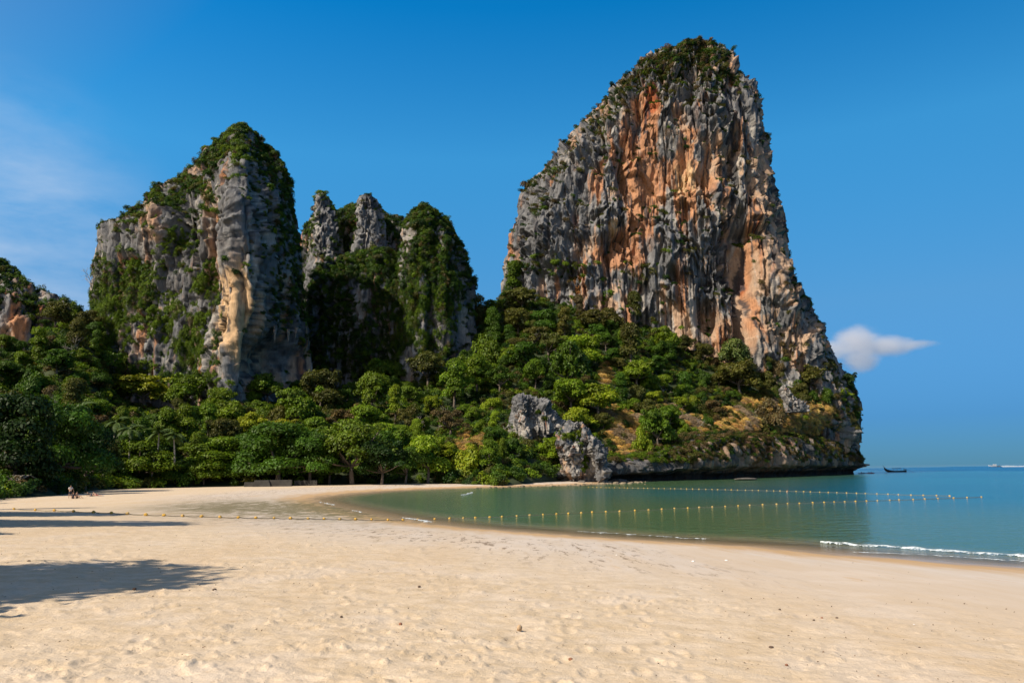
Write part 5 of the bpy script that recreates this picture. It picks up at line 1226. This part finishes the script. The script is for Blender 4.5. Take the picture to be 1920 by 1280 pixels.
def float_line(pts, where, rope_label, group, on_sand):
    W_ = []
    for i, (x, y) in enumerate(pts):
        x = x + random.uniform(-1.6, 1.6); p = sand_at(x, y + 2) if on_sand else gnd(x, y + 1, 0.0)
        if on_sand: p[2] += 0.07
        else: p[2] = 0.015
        W_.append(p)
    for i, p in enumerate(W_):
        q = W_[min(i + 1, len(W_) - 1)] - W_[max(i - 1, 0)]
        o = link("float", FLOAT, None, None, Vector(p)); o.rotation_euler = (random.uniform(0, 6), random.uniform(-.45, .45), math.atan2(q[1], q[0]) + random.uniform(-.7, .7))
        s_ = random.uniform(.56, .70); o.scale = (s_, s_, s_)
        tag(o, where.format(ordinal(i + 1)), "float", group)
    mb = MB(); rp_ = []
    for a, b in zip(W_[:-1], W_[1:]):
        for t in np.linspace(0, 1, 6, endpoint=False):
            c = a * (1 - t) + b * t
            z = (float(sand_base(c[0:1], c[1:2])[0]) + 0.03 + 0.07 * abs(2 * t - 1) ** 3) if on_sand else 0.012
            rp_.append((c[0] + 0.10 * math.sin(6.28 * t) * random.uniform(-1, 1), c[1], z))
    mb.tube(rp_ + [tuple(W_[-1])], 0.022, 5); tag(mb.build("rope", ROPE), rope_label, "rope")
float_line(L_SAND, "{} yellow float on the rope across the sand, from the shady end", "thin dark rope with yellow floats lying across the sand", "yellow floats lying on the sand", True)
float_line(L_NEAR, "{} yellow float out from the beach on the nearer floating line", "rope of the nearer float line on the green water", "yellow floats on the nearer line", False)
float_line(L_FAR, "{} yellow float from the rocks on the farther floating line", "rope of the farther float line by the headland", "yellow floats on the farther line", False)

# ------------------------------------------------------------------ people
SKIN = plain("tanned_skin", (0.42, 0.24, 0.15), 0.6, 0.08); HAIR = plain("dark_hair", (0.025, 0.018, 0.014), 0.7, 0.2)
def skinned(name, chain_sets, mat, parent, sub=1, root=0):
    """One continuous skin grown round joints: chain_sets = [[(point, radius), ...], ...]; chains that start at a shared point join there."""
    vs_, es_, rs_ = [], [], []; index = {}
    def vid(p, r):
        k = tuple(round(c, 4) for c in p)
        if k not in index: index[k] = len(vs_); vs_.append(p); rs_.append(r)
        return index[k]
    for ch in chain_sets:
        ids = [vid(p, r) for p, r in ch]; es_ += list(zip(ids[:-1], ids[1:]))
    me = bpy.data.meshes.new(name); me.from_pydata(vs_, es_, []); me.materials.append(mat)
    o = bpy.data.objects.new(name, me); COL.objects.link(o); o.parent = parent
    mo = o.modifiers.new("skin", 'SKIN'); mo.use_smooth_shade = True
    if not me.skin_vertices: 
        bpy.context.view_layer.objects.active = o; bpy.ops.mesh.customdata_skin_add()
    sv = me.skin_vertices[0].data
    for i, r in enumerate(rs_): sv[i].radius = (r, r); sv[i].use_root = (i == root)
    sb = o.modifiers.new("smooth", 'SUBSURF'); sb.levels = sub; sb.render_levels = sub
    return o
def hand(wrist, d, side):
    """Palm and five bent fingers going on from the wrist along d."""
    w = Vector(wrist); d = Vector(d).normalized(); s = d.cross(Vector((0, 0, 1)) if abs(d.z) < .8 else Vector((0, 1, 0))).normalized() * side; n = d.cross(s)
    palm = w + d * 0.075; out = [[(tuple(w), .026), (tuple(palm), .030)]]
    for k, L in ((-1.5, .062), (-.5, .078), (.5, .074), (1.5, .055)):
        b = palm + s * k * .019 + d * .012; m = b + d * L * .55; t = m + (d * .8 + n * .6).normalized() * L * .5
        out.append([(tuple(palm), .030), (tuple(b), .010), (tuple(m), .009), (tuple(t), .008)])
    th = w + d * .03 - s * .03; out.append([(tuple(palm), .030), (tuple(th), .012), (tuple(th + (d - s * .6).normalized() * .05), .009)])
    return out
def person(label, loc, rz, J, shirt=None, shorts=(0.03, 0.035, 0.06), sc=1.0, hairc=None, group=None, hat=None, legs=True):
    """J: joint positions in metres (pelvis, chest, neck, head, and for L and R: shoulder, elbow, wrist, hip, knee, ankle, toe)."""
    t = tag(empty("person", loc, rz), label, "person", group); t.scale = (sc, sc, sc)
    V = lambda k: tuple(J[k])
    mid = tuple((Vector(J['pelvis']) + Vector(J['chest'])) / 2)
    ch = [[(V('pelvis'), .125), (mid, .115), (V('chest'), .135), (V('neck'), .052), (V('head'), .088), (tuple(Vector(J['head']) + (Vector(J['head']) - Vector(J['neck'])).normalized() * .10), .066)]]
    for s, sd in (('L', -1), ('R', 1)):
        ch.append([(V('chest'), .135), (V(s + 'sh'), .058), (V(s + 'el'), .040), (V(s + 'wr'), .026)])
        dd = Vector(J[s + 'wr']) - Vector(J[s + 'el']); ch += hand(V(s + 'wr'), dd, sd)
        if legs: ch.append([(V('pelvis'), .125), (V(s + 'hip'), .088), (V(s + 'kn'), .058), (V(s + 'an'), .040), (V(s + 'toe'), .034)])
    body = skinned("body", ch, SKIN, t, 1)
    h = Vector(J['head']); f = Vector(J.get('face', (0, -1, 0))).normalized(); up = (h - Vector(J['neck'])).normalized(); sdv = f.cross(up)
    mb = MB(); c = h + up * .055 - f * .018
    for q in range(26):
        a = random.uniform(0, 6.28); e = random.uniform(-.1, 1.0)
        d = (f * math.cos(a) + sdv * math.sin(a)) * math.sqrt(max(0, 1 - e * e)) + up * e
        if d.dot(f) > .55 and e < .55: continue
        mb.ball(c + d * .075, .040, 6, 4)
    mb.build("hair", hairc or HAIR, t)
    mb = MB(); mb.tube([h + f * .085 + up * .02, h + f * .115 - up * .015], [.010, .016], 5)          # nose
    for sd in (-1, 1): mb.ball(h + sdv * sd * .092 + up * .01, (.014, .02, .03), 6, 4)                   # ears
    mb.build("nose_and_ears", SKIN, t)
    mb = MB()
    for sd in (-1, 1): mb.ball(h + f * .086 + sdv * sd * .033 + up * .035, .010, 6, 4)
    mb.tube([h + f * .090 - up * .05 - sdv * .024, h + f * .096 - up * .05, h + f * .090 - up * .05 + sdv * .024], .006, 4); mb.build("eyes_and_mouth", plain("dark_eyes", (.03, .02, .02), .4), t)
    if shirt:
        sh = [[(tuple(Vector(J['pelvis']).lerp(Vector(J['chest']), .15)), .145), (mid, .138), (V('chest'), .158), (tuple(Vector(J['chest']).lerp(Vector(J['neck']), .6)), .075)]]
        for s in 'LR': sh.append([(V('chest'), .158), (V(s + 'sh'), .078), (tuple(Vector(J[s + 'sh']).lerp(Vector(J[s + 'el']), .75)), .064)])
        skinned("shirt", sh, plain("shirt_cloth", shirt, .85), t, 1)
    if legs:
        so = [[(tuple(Vector(J['pelvis']).lerp(Vector(J['chest']), .25)), .138), (V('pelvis'), .148)]]
        for s in 'LR': so.append([(V('pelvis'), .148), (V(s + 'hip'), .110), (tuple(Vector(J[s + 'hip']).lerp(Vector(J[s + 'kn']), .8)), .085)])
        skinned("shorts", so, plain("shorts_cloth", shorts, .85), t, 1)
    return t
STAND = dict(pelvis=(0, 0, .95), chest=(0, -.04, 1.30), neck=(0, -.05, 1.48), head=(0, -.09, 1.60), Lsh=(-.19, -.03, 1.42), Lel=(-.28, -.16, 1.18), Lwr=(-.18, -.38, 1.10), Rsh=(.19, -.03, 1.42), Rel=(.31, .02, 1.16), Rwr=(.36, -.16, .95),
             Lhip=(-.10, 0, .90), Lkn=(-.13, -.05, .50), Lan=(-.15, .02, .09), Ltoe=(-.17, -.15, .035), Rhip=(.10, 0, .90), Rkn=(.14, .05, .50), Ran=(.17, .10, .09), Rtoe=(.20, -.07, .035))
SIT = dict(pelvis=(0, 0, .13), chest=(0, .06, .48), neck=(0, .06, .66), head=(0, .02, .78), Lsh=(-.19, .07, .60), Lel=(-.27, .16, .34), Lwr=(-.25, -.05, .22), Rsh=(.19, .07, .60), Rel=(.29, .18, .33), Rwr=(.33, .24, .10),
           Lhip=(-.10, -.04, .12), Lkn=(-.16, -.42, .40), Lan=(-.17, -.66, .07), Ltoe=(-.18, -.82, .035), Rhip=(.10, -.04, .12), Rkn=(.17, -.46, .34), Ran=(.19, -.78, .07), Rtoe=(.22, -.92, .04))
RECL = dict(pelvis=(0, 0, .13), chest=(.05, .32, .30), neck=(.06, .46, .42), head=(.06, .52, .54), Lsh=(-.14, .36, .38), Lel=(-.24, .50, .14), Lwr=(-.22, .28, .05), Rsh=(.24, .34, .40), Rel=(.36, .44, .16), Rwr=(.34, .22, .06),
            Lhip=(-.10, -.04, .12), Lkn=(-.13, -.44, .22), Lan=(-.14, -.84, .06), Ltoe=(-.15, -.96, .10), Rhip=(.10, -.04, .12), Rkn=(.14, -.45, .13), Ran=(.16, -.88, .05), Rtoe=(.17, -.98, .10))
gp_ = "people resting at the edge of the shade"
def sp(px, py): return Vector(sand_at(px, py))
person("person standing in a pale shirt and dark shorts at the shade's edge", sp(131, 934), .8, STAND, (.62, .55, .52), (.025, .03, .05), group=gp_)
person("person sitting nearest the standing one in dark clothes", sp(137, 934.5), .5, SIT, (.05, .04, .045), group=gp_)
person("bare backed person sitting on the sand facing the water", sp(144, 934), 1.2, SIT, None, (.03, .03, .04), group=gp_)
person("person leaning back on a blue beach towel", sp(180, 929.5), 1.3, RECL, None, (.22, .03, .06), group=gp_)
person("dark haired person lying on the shaded sand beside the blue towel", sp(170, 930), 1.5, RECL, (.03, .03, .035), group=gp_)
mb = MB(); n_ = 13
tv = [((i / (n_ - 1) - .5) * 2.0, (j / 6 - .5) * 1.0, .03 + .025 * math.sin(i * 1.3) * math.sin(j * 1.1)) for j in range(7) for i in range(n_)]
mb.add(tv, [(j * n_ + i, j * n_ + i + 1, (j + 1) * n_ + i + 1, (j + 1) * n_ + i) for j in range(6) for i in range(n_ - 1)])
o = mb.build("beach_towel", plain("blue_towel", (.03, .16, .42), .9), None, True, sp(181, 929.4)); o.rotation_euler = (0, 0, .35); tag(o, "rumpled bright blue beach towel under the leaning person", "towel")
def bag(loc, col, label):
    t = tag(empty("beach_bag", loc, random.uniform(0, 3)), label, "bag", "bags by the resting people")
    mb = MB(); ring = lambda z, a, b: [(a * math.cos(k * .5236), b * math.sin(k * .5236), z) for k in range(12)]
    vs_ = ring(0, .20, .11) + ring(.05, .24, .14) + ring(.22, .23, .12) + ring(.34, .21, .05); fs_ = [tuple(range(12))[::-1]] + [(r * 12 + k, r * 12 + (k + 1) % 12, (r + 1) * 12 + (k + 1) % 12, (r + 1) * 12 + k) for r in range(3) for k in range(12)] + [tuple(range(36, 48))]
    mb.add(vs_, fs_); mb.build("body", plain("bag_cloth", col, .85), t)
    for sy in (-.045, .045):
        mb = MB(); mb.tube([(-.12, sy, .32), (-.10, sy, .48), (0, sy * .6, .54), (.10, sy, .48), (.12, sy, .32)], .012, 5); mb.build("handle", plain("bag_strap", (.05, .04, .035), .8), t)
bag(sp(96.5, 923), (.62, .55, .40), "pale upright bag under the dark trees"); bag(sp(101, 923.5), (.50, .42, .32), "low pale bag slumped beside the upright one"); bag(sp(155, 921.5), (.45, .50, .42), "light bag standing at the edge of the sunlit sand")
# swimmer
SW = dict(STAND); t = person("person swimming with head and shoulders above the water by the farther float line", Vector((*gnd(1476, 922.5, 0)[:2], -1.32)), .6, {k: (v if not isinstance(v, tuple) else v) for k, v in STAND.items()}, None, legs=True)

# ------------------------------------------------------------------ boats
DARKWOOD = plain("dark_varnished_wood", (0.030, 0.017, 0.012), 0.5, 0.3, 2.0); BLUEP = plain("faded_blue_tarp", (0.03, 0.05, 0.12), 0.8); BLKMET = plain("dark_engine_metal", (0.02, 0.02, 0.022), 0.45)
WHITEP = plain("white_gelcoat", (0.80, 0.80, 0.80), 0.25, 0.04); GLASSD = plain("dark_tinted_window", (0.015, 0.018, 0.025), 0.12, 0.05); REDP = plain("dull_red_kayak", (0.30, 0.035, 0.03), 0.4)
def hull_mesh(name, stations, mat, parent, thick=0.05):
    """stations: (x, half beam, keel z, gunwale z) from stern to bow; an open shell with an inner skin."""
    mb = MB(); n = 9; vs_ = []
    for inner in (0, 1):
        for x, hb, zk, zg in stations:
            for k in range(n):
                a = -1 + 2 * k / (n - 1); w = max(hb - inner * thick, .01)
                y = w * math.copysign(abs(a) ** .6, a); z = zk + inner * thick + (zg - zk - inner * thick) * abs(a) ** 2.2
                vs_.append((x, y, z))
    m = len(stations); fs_ = []
    for inner in (0, 1):
        o_ = inner * m * n
        for i in range(m - 1):
            for k in range(n - 1):
                q = (o_ + i * n + k, o_ + (i + 1) * n + k, o_ + (i + 1) * n + k + 1, o_ + i * n + k + 1); fs_.append(q if inner else q[::-1])
    for i in range(m - 1):
        for k in (0, n - 1): fs_.append((i * n + k, (i + 1) * n + k, m * n + (i + 1) * n + k, m * n + i * n + k))
    for i in (0, m - 1):
        for k in range(n - 1): fs_.append((i * n + k, i * n + k + 1, m * n + i * n + k + 1, m * n + i * n + k))
    mb.add(vs_, fs_); return mb.build(name, mat, parent)
def longtail():
    p = gnd(1680, 884.6, 0.0); D = p[1]; t = tag(empty("longtail_boat", Vector(p), math.pi - .12), "dark wooden longtail boat with a high upswept prow out on the bay", "boat")
    k = 39 * D / FPX / 12.0; t.scale = (k, k, k)
    hull_mesh("hull", [(-5.6, .75, -.1, .95), (-4.5, .95, -.25, .80), (-2, 1.15, -.3, .72), (1, 1.1, -.3, .76), (3, .85, -.22, 1.0), (4.6, .5, .05, 1.5), (5.6, .22, .55, 2.2), (6.3, .08, 1.5, 3.1)], DARKWOOD, t)
    mb = MB(); mb.tube([(6.0, 0, 2.3), (6.5, 0, 3.2), (6.9, 0, 3.9)], [.14, .11, .05], 6); mb.build("prow", DARKWOOD, t)
    for x in (-2.6, -.6, 1.4):
        for s in (-1, 1): mb = MB(); mb.tube([(x, s * .85, .5), (x, s * .85, 2.0)], .04, 5); mb.build("post", DARKWOOD, t)
    mb = MB(); nv = 9; mb.add([(x, 1.05 * math.sin(a), 1.9 + .28 * math.cos(a)) for x in (-2.9, 1.7) for a in np.linspace(-1.4, 1.4, nv)] + [(x, 1.02 * math.sin(a), 1.85 + .26 * math.cos(a)) for x in (-2.9, 1.7) for a in np.linspace(-1.4, 1.4, nv)],
            [(i, i + 1, nv + i + 1, nv + i) for i in range(nv - 1)] + [(2 * nv + i + 1, 2 * nv + i, 3 * nv + i, 3 * nv + i + 1) for i in range(nv - 1)] + [(0, nv, 3 * nv, 2 * nv), (nv - 1, 3 * nv - 1, 4 * nv - 1, 2 * nv - 1)]); mb.build("canopy", BLUEP, t)
    mb = MB()
    for x in (-1.6, -.2, 1.0, 2.2): mb.box((x, 0, .5), (.3, 1.7, .05))
    mb.build("thwarts", DARKWOOD, t)
    e = MB(); e.box((-5.3, 0, 1.35), (.9, .5, .5)); e.tube([(-5.3, 0, 1.0), (-5.3, 0, 1.25)], .08, 6); e.build("engine", BLKMET, t)
    mb = MB(); mb.tube([(-5.6, 0, 1.3), (-8.2, .2, .35), (-10.2, .35, -.1)], .045, 5); mb.build("propeller_shaft", BLKMET, t)
    b = Vector((-4.4, 0, .45)); q = t.matrix_basis
    person("person standing at the stern steering the longtail boat", Vector(p) + Matrix.Rotation(math.pi - .12, 3, 'Z') @ (b * k), math.pi / 2, STAND, (.04, .04, .06))
longtail()
def speedboat():
    p = gnd(1864, 875.0, 0.0); D = p[1]; t = tag(empty("speedboat", Vector(p), math.pi - .05), "white speedboat racing along the horizon trailing a wake", "boat"); k = 19 * D / FPX / 11.0; t.scale = (k, k, k)
    hull_mesh("hull", [(-5.2, 1.5, -.2, 1.2), (-3, 1.6, -.2, 1.25), (0, 1.6, -.1, 1.35), (3, 1.25, .2, 1.6), (5, .6, .8, 1.85), (6.0, .08, 1.5, 2.0)], WHITEP, t)
    mb = MB(); mb.add([(5.6, 0, 1.9), (3, 1.1, 1.58), (0, 1.45, 1.33), (0, -1.45, 1.33), (3, -1.1, 1.58), (3, 0, 1.75), (0, 0, 1.5)], [(0, 1, 5), (1, 2, 6, 5), (0, 5, 4), (4, 5, 6, 3)]); mb.build("deck", WHITEP, t, False)
    mb = MB(); mb.box((-.6, 0, 1.9), (3.2, 2.2, 1.3), 0, .78); mb.build("cabin", WHITEP, t, False)
    mb = MB(); mb.box((-.6, 0, 2.02), (3.1, 2.16, .42), 0, .93); mb.build("window_band", GLASSD, t, False)
    mb = MB(); mb.box((-.9, 0, 2.68), (3.6, 2.1, .12), 0, .92); mb.build("roof", WHITEP, t, False)
    for s in (-.5, .5): mb = MB(); mb.box((-5.5, s, 1.0), (.5, .4, 1.1), 0, .8); mb.build("outboard_motor", BLKMET, t, False)
    q = np.array([gnd(1872 + i * 9.0, 875.2 - i * .12, 0.0) for i in range(9)])
    P = []; m = 7
    for j in range(m):
        u = 2 * j / (m - 1) - 1
        for i, c in enumerate(q): w = 8.0 * k * (.9 + .12 * i); P.append((c[0], c[1] + u * w, .05 + (1.5 * k * (1.0 if i < 3 else .75)) * (1 - u * u) * (.75 + .25 * math.sin(i * 1.9 + j))))
    o = link("wake", mesh_np("wake", P, grid_faces(m, len(q)), None, True), FOAM); tag(o, "white foaming wake behind the distant speedboat", None, None, "stuff")
speedboat()
def kayak(px, py, rz, label, hullmat, crew):
    p = gnd(px, py, 0.0); t = tag(empty("kayak", Vector(p), rz), label, "kayak", "kayaks off the headland's point"); k = 1.15; t.scale = (k, k, k)
    hull_mesh("hull", [(-1.9, .03, .22, .36), (-1.3, .26, 0, .30), (-.4, .38, -.08, .26), (.4, .38, -.08, .26), (1.3, .26, 0, .30), (1.9, .03, .22, .36)], hullmat, t, .03)
    R_ = Matrix.Rotation(rz, 3, 'Z')
    for (x, shirt, lab) in crew:
        person(lab, Vector(p) + R_ @ Vector((x * k, 0, .05)), rz + math.pi / 2, SIT, shirt)
        mb = MB(); mb.tube([(x + .35, -1.0, .42), (x + .35, 0, .62), (x + .35, 1.0, .82)], .02, 5)
        for s in (-1, 1): mb.box((x + .35, s * 1.1, .62 + s * .22), (.05, .34, .16))
        mb.build("paddle", BLKMET, t)
kayak(1616, 887.6, .15, "dark low kayak closest to the headland's point", BLKMET, ((-.1, (.04, .05, .10), "person paddling the dark kayak by the rocks"),))
kayak(1632, 887.4, -.1, "red kayak carrying two people off the headland's point", REDP, ((-.6, (.03, .03, .04), "person in dark clothes in the rear of the red kayak"), (.5, (.40, .05, .06), "person in a red vest at the front of the red kayak")))

# ------------------------------------------------------------------ under the trees: hut, concrete blocks
TIMBER = plain("weathered_timber", (0.10, 0.055, 0.03), 0.9, 0.3, 2.0); PALEROOF = plain("grey_roof_sheet", (0.20, 0.175, 0.14), 0.7, 0.1); CONC = plain("shade_dark_concrete", (0.045, 0.042, 0.036), 0.95, 0.3, 0.8)  # concrete colour darkened to stand in for the canopy's shade
def hut():
    c = sp(18, 931); c.y += 1.5; t = tag(empty("beach_hut", c, -.25), "dark timber beach hut with a low pitched roof under the shade trees", "hut")
    for x in (-1.9, 0, 1.9):
        for y in (-1.2, 1.2): mb = MB(); mb.tube([(x, y, -.2), (x, y, 2.5)], .08, 6); mb.build("post", TIMBER, t)
    for i in range(9): mb = MB(); mb.box((0, 1.15, .18 + i * .2), (3.8, .05, .17)); mb.build("plank", TIMBER, t, False)
    mb = MB(); mb.add([(-2.3, -1.8, 2.45), (2.3, -1.8, 2.45), (2.3, 0, 3.2), (-2.3, 0, 3.2), (2.3, 1.8, 2.45), (-2.3, 1.8, 2.45), (-2.3, -1.8, 2.35), (2.3, -1.8, 2.35), (2.3, 0, 3.1), (-2.3, 0, 3.1), (2.3, 1.8, 2.35), (-2.3, 1.8, 2.35)],
        [(0, 1, 2, 3), (3, 2, 4, 5), (7, 6, 9, 8), (8, 9, 11, 10), (0, 6, 7, 1), (5, 4, 10, 11), (1, 7, 8, 2), (2, 8, 10, 4), (0, 3, 9, 6), (3, 5, 11, 9)]); mb.build("roof", PALEROOF, t, False)
    mb = MB(); mb.box((0, -1.0, .75), (3.6, .5, .08)); mb.build("counter", TIMBER, t, False)
hut()
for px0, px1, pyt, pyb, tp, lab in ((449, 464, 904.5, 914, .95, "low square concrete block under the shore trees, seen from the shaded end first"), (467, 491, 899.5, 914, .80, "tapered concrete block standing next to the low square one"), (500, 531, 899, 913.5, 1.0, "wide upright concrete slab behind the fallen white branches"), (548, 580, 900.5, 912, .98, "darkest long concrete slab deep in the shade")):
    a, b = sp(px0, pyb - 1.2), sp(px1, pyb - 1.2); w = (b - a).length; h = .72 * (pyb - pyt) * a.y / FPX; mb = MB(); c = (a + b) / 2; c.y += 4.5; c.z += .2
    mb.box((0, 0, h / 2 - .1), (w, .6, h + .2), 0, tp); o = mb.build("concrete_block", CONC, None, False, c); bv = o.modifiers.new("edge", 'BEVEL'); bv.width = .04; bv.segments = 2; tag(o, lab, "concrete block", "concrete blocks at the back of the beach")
DRIFT = plain("bleached_driftwood", (0.50, 0.42, 0.32), 0.9, 0.2)
for px, py, L, rz, lab in ((222, 914.5, 3.0, .3, "bleached driftwood log at the feet of the broad shore tree"), (236, 913, 2.2, -.5, "short pinkish driftwood branch beside the bleached log"), (282, 913, 2.0, .2, "thin white branch lying in front of the dark hedge"), (512, 911, 2.4, .9, "white fallen branch leaning by the concrete slabs"), (430, 911.5, 2.2, .1, "tangled pale branches left of the concrete blocks".replace("left of", "next to"))):
    mb = MB(); mb.tube([(-L / 2, 0, .12), (-L / 6, .1, .22), (L / 5, -.05, .2), (L / 2, .05, .5)], [.14, .13, .10, .04], 7); mb.tube([(0, 0, .2), (.2, .2, .6), (.25, .3, 1.0)], [.07, .05, .02], 5); mb.tube([(L / 5, 0, .2), (L / 3, -.3, .55)], [.05, .02], 5)
    o = mb.build("driftwood", DRIFT, None, True, sp(px, py)); o.rotation_euler = (0, 0, rz); tag(o, lab, "driftwood", "driftwood under the shore trees")

# ------------------------------------------------------------------ stones and litter on the sand
STONE = {"tan": plain("tan_stone", (.42, .29, .17), .9, .25, 30.0), "dark": plain("dark_stone", (.10, .065, .045), .9, .3, 30.0), "white": plain("white_shell", (.75, .72, .68), .6, .1, 30.0), "rust": plain("rust_leaf", (.24, .10, .05), .8, .3, 30.0)}
def stone(px, py, wpx, kind, label, flat=.75, name="stone", cat="stone"):
    p = sp(px, py); d = math.hypot(p.x, p.y); R = .78 * wpx * d / FPX / 2; g = np.random.default_rng(int(px * 7 + py))
    bm_v, F = [], []; mb = MB(); mb.ball((0, 0, 0), 1.0, 12, 9); V = np.array(mb.v); dirs = V / (np.linalg.norm(V, axis=1, keepdims=True) + 1e-9); q = int(px)
    n = 1 + .5 * fbm(dirs[:, 0] * 1.6 + q, dirs[:, 1] * 1.6, dirs[:, 2] * 1.6, 3, 5); V = dirs * n[:, None] * R * np.array([1, .85, flat]); V[:, 2] += R * flat * .55
    mb.v = [tuple(v) for v in V]; o = mb.build(name, STONE[kind], None, True, p); o.rotation_euler = (0, 0, g.uniform(0, 6)); tag(o, label, cat, "bits lying on the sand")
stone(974, 1181, 13, "tan", "pale tan fist-sized stone standing up on the smooth near sand", 1.15)
for px, py, w, k, lab in ((54, 1053, 8, "dark", "dark lump on the upper edge of the big tree shadow"), (786, 1101, 8, "dark", "small dark stone on the smooth damp sand"), (583, 1071, 7, "dark", "dark stone beyond the tip of the tree shadow"), (640, 1157, 8, "dark", "dark stone in the middle of the rough near sand"), (751, 1171, 10, "rust", "rust coloured clod between two dark stones on the near sand"),
                       (1462, 1144, 6, "dark", "dark pebble alone on the smooth seaward sand"), (1541, 1160, 6, "rust", "reddish pebble in the pair on the seaward sand"), (1569, 1160, 6, "dark", "dark pebble in the pair on the seaward sand"), (1526, 1164, 6, "dark", "flat dark pebble just before the seaward pair"), (1724, 1216, 6, "dark", "black pebble out on the bare seaward corner of the sand"),
                       (1070, 1237, 11, "rust", "brown clod on the trampled near sand below the tan stone"), (1446, 1216, 12, "dark", "largest dark clod on the trampled near sand"), (1475, 1248, 9, "rust", "rusty clod close to the largest dark one"), (402, 1106, 9, "dark", "dark clod on the rough sand below the tree shadow"), (252, 1105, 9, "dark", "dark stone at the lower edge of the tree shadow")):
    stone(px, py, w, k, lab, .6)
for px, py, w, lab in ((1300, 1053, 9, "white flattened shell in the middle of the damp sand"), (1362, 1051, 8, "white shell nearer the wet sand than the flattened one"), (1156, 1041, 5, "tiny white shell by the dark tide line"), (1714, 1172, 5, "tiny white shell on the seaward sand")):
    stone(px, py, w, "white", lab, .35, "shell", "shell")
# fine litter: leaf scraps and grit, nobody could count it
def litter():
    g = np.random.default_rng(77); n = 2600
    r = 1 / g.uniform(1 / 46.0, 1 / 4.8, n); a = g.uniform(-.68, .68, n); x, y = r * np.sin(a), r * np.cos(a); d = shore_distance(x, y)
    keep = (d > 5) & (g.random(n) < np.clip(.25 + .75 * sstep(14, 24, d) + .9 * np.exp(-((d - 12) / 3) ** 2) * (x < 4), 0, 1)); x, y, d, r = x[keep], y[keep], d[keep], r[keep]
    z = sand_base(x, y, d) + .006; s = g.uniform(.4, 1.3, len(x)) * (.006 + .0009 * r)
    nr = np.stack([g.normal(0, .5, len(x)), g.normal(0, .5, len(x)), np.ones(len(x))], 1)
    cols = np.array([(.11, .07, .04), (.20, .13, .07), (.30, .20, .11), (.08, .055, .035)])[g.integers(0, 4, len(x))]
    V, F, C = leaf_quads(np.stack([x, y, z], 1), nr, s, cols, .5, 5)
    tag(link("litter", mesh_np("litter", V, F, {"leaf_color": C}), SCRAP), "scattered dark leaf scraps and grit on the sand", None, None, "stuff")
litter()
# rubble and boulders at the foot of the slope
def rubble():
    g = np.random.default_rng(91); V, F, C = [], [], []
    mb = MB(); mb.ball((0, 0, 0), 1.0, 7, 5); B = np.array(mb.v); BF = np.array([f for f in mb.f]); B /= np.linalg.norm(B, axis=1, keepdims=True) + 1e-9
    for i in range(620):
        px = g.uniform(800, 1215); py = np.interp(px, [800, 900, 1000, 1080, 1140, 1215], [910.5, 912, 910, 908, 905.5, 903]) + g.normal(-.8, 1.5); p = gnd(px, min(py, 914.5), .05)
        s = g.uniform(.12, .42) * (1.0 + (g.random() < .06) * 1.2); n = 1 + .5 * fbm(B[:, 0] * 1.5 + i * 3.1, B[:, 1] * 1.5, B[:, 2] * 1.5, 2, 3)
        F.append(BF + sum(len(v) for v in V)); V.append(B * n[:, None] * s * np.array([1.2, 1, .6]) + p); c = np.array([.26, .21, .14]) * g.uniform(.5, 1.3); C.append(np.repeat([c], len(B), 0))
    tag(link("rubble", mesh_np("rubble", np.vstack(V), np.vstack(F), {"rock_color": np.vstack(C)}), ROCK), "bank of small brown stones along the foot of the slope", None, None, "stuff")
rubble()
def shore_boulder(px, py, w, h, label):
    p = gnd(px, py, 0.1); R = w * p[1] / FPX / 2; H = h * p[1] / FPX; mb = MB(); mb.ball((0, 0, 0), 1.0, 26, 18); V = np.array(mb.v); D_ = V / (np.linalg.norm(V, axis=1, keepdims=True) + 1e-9)
    n = 1 + .55 * fbm(D_[:, 0] * 1.4 + px, D_[:, 1] * 1.4, D_[:, 2] * 1.4, 4, 9); V = D_ * n[:, None] * np.array([R, R * .8, H * .55]); V[:, 2] += H * .4
    me = mesh_np("boulder", V, np.array(mb.f), {"rock_color": np.repeat([[.13, .115, .10]], len(V), 0) * (1 + .8 * fbm(D_[:, 0] * 3 + px, D_[:, 1] * 3, D_[:, 2] * 3, 3, 2))[:, None]}, True)
    tag(link("boulder", me, ROCK, None, Vector(p)), label, "boulder", "boulders at the water's edge")
for a in ((853, 909, 14, 7, "black boulder on the bank of stones beside the yellow green bush"), (1056, 903, 26, 11, "flat topped boulder in front of the shore outcrop"), (1010, 906, 12, 6, "small rounded boulder under the olive bush"), (1090, 906, 14, 6, "low boulder lapped by water at the foot of the shore outcrop"), (1160, 903, 30, 6, "long low boulder by the start of the farther float line"), (1400, 899, 44, 4, "half sunken flat rock at the foot of the rock wall")):
    shore_boulder(*a)
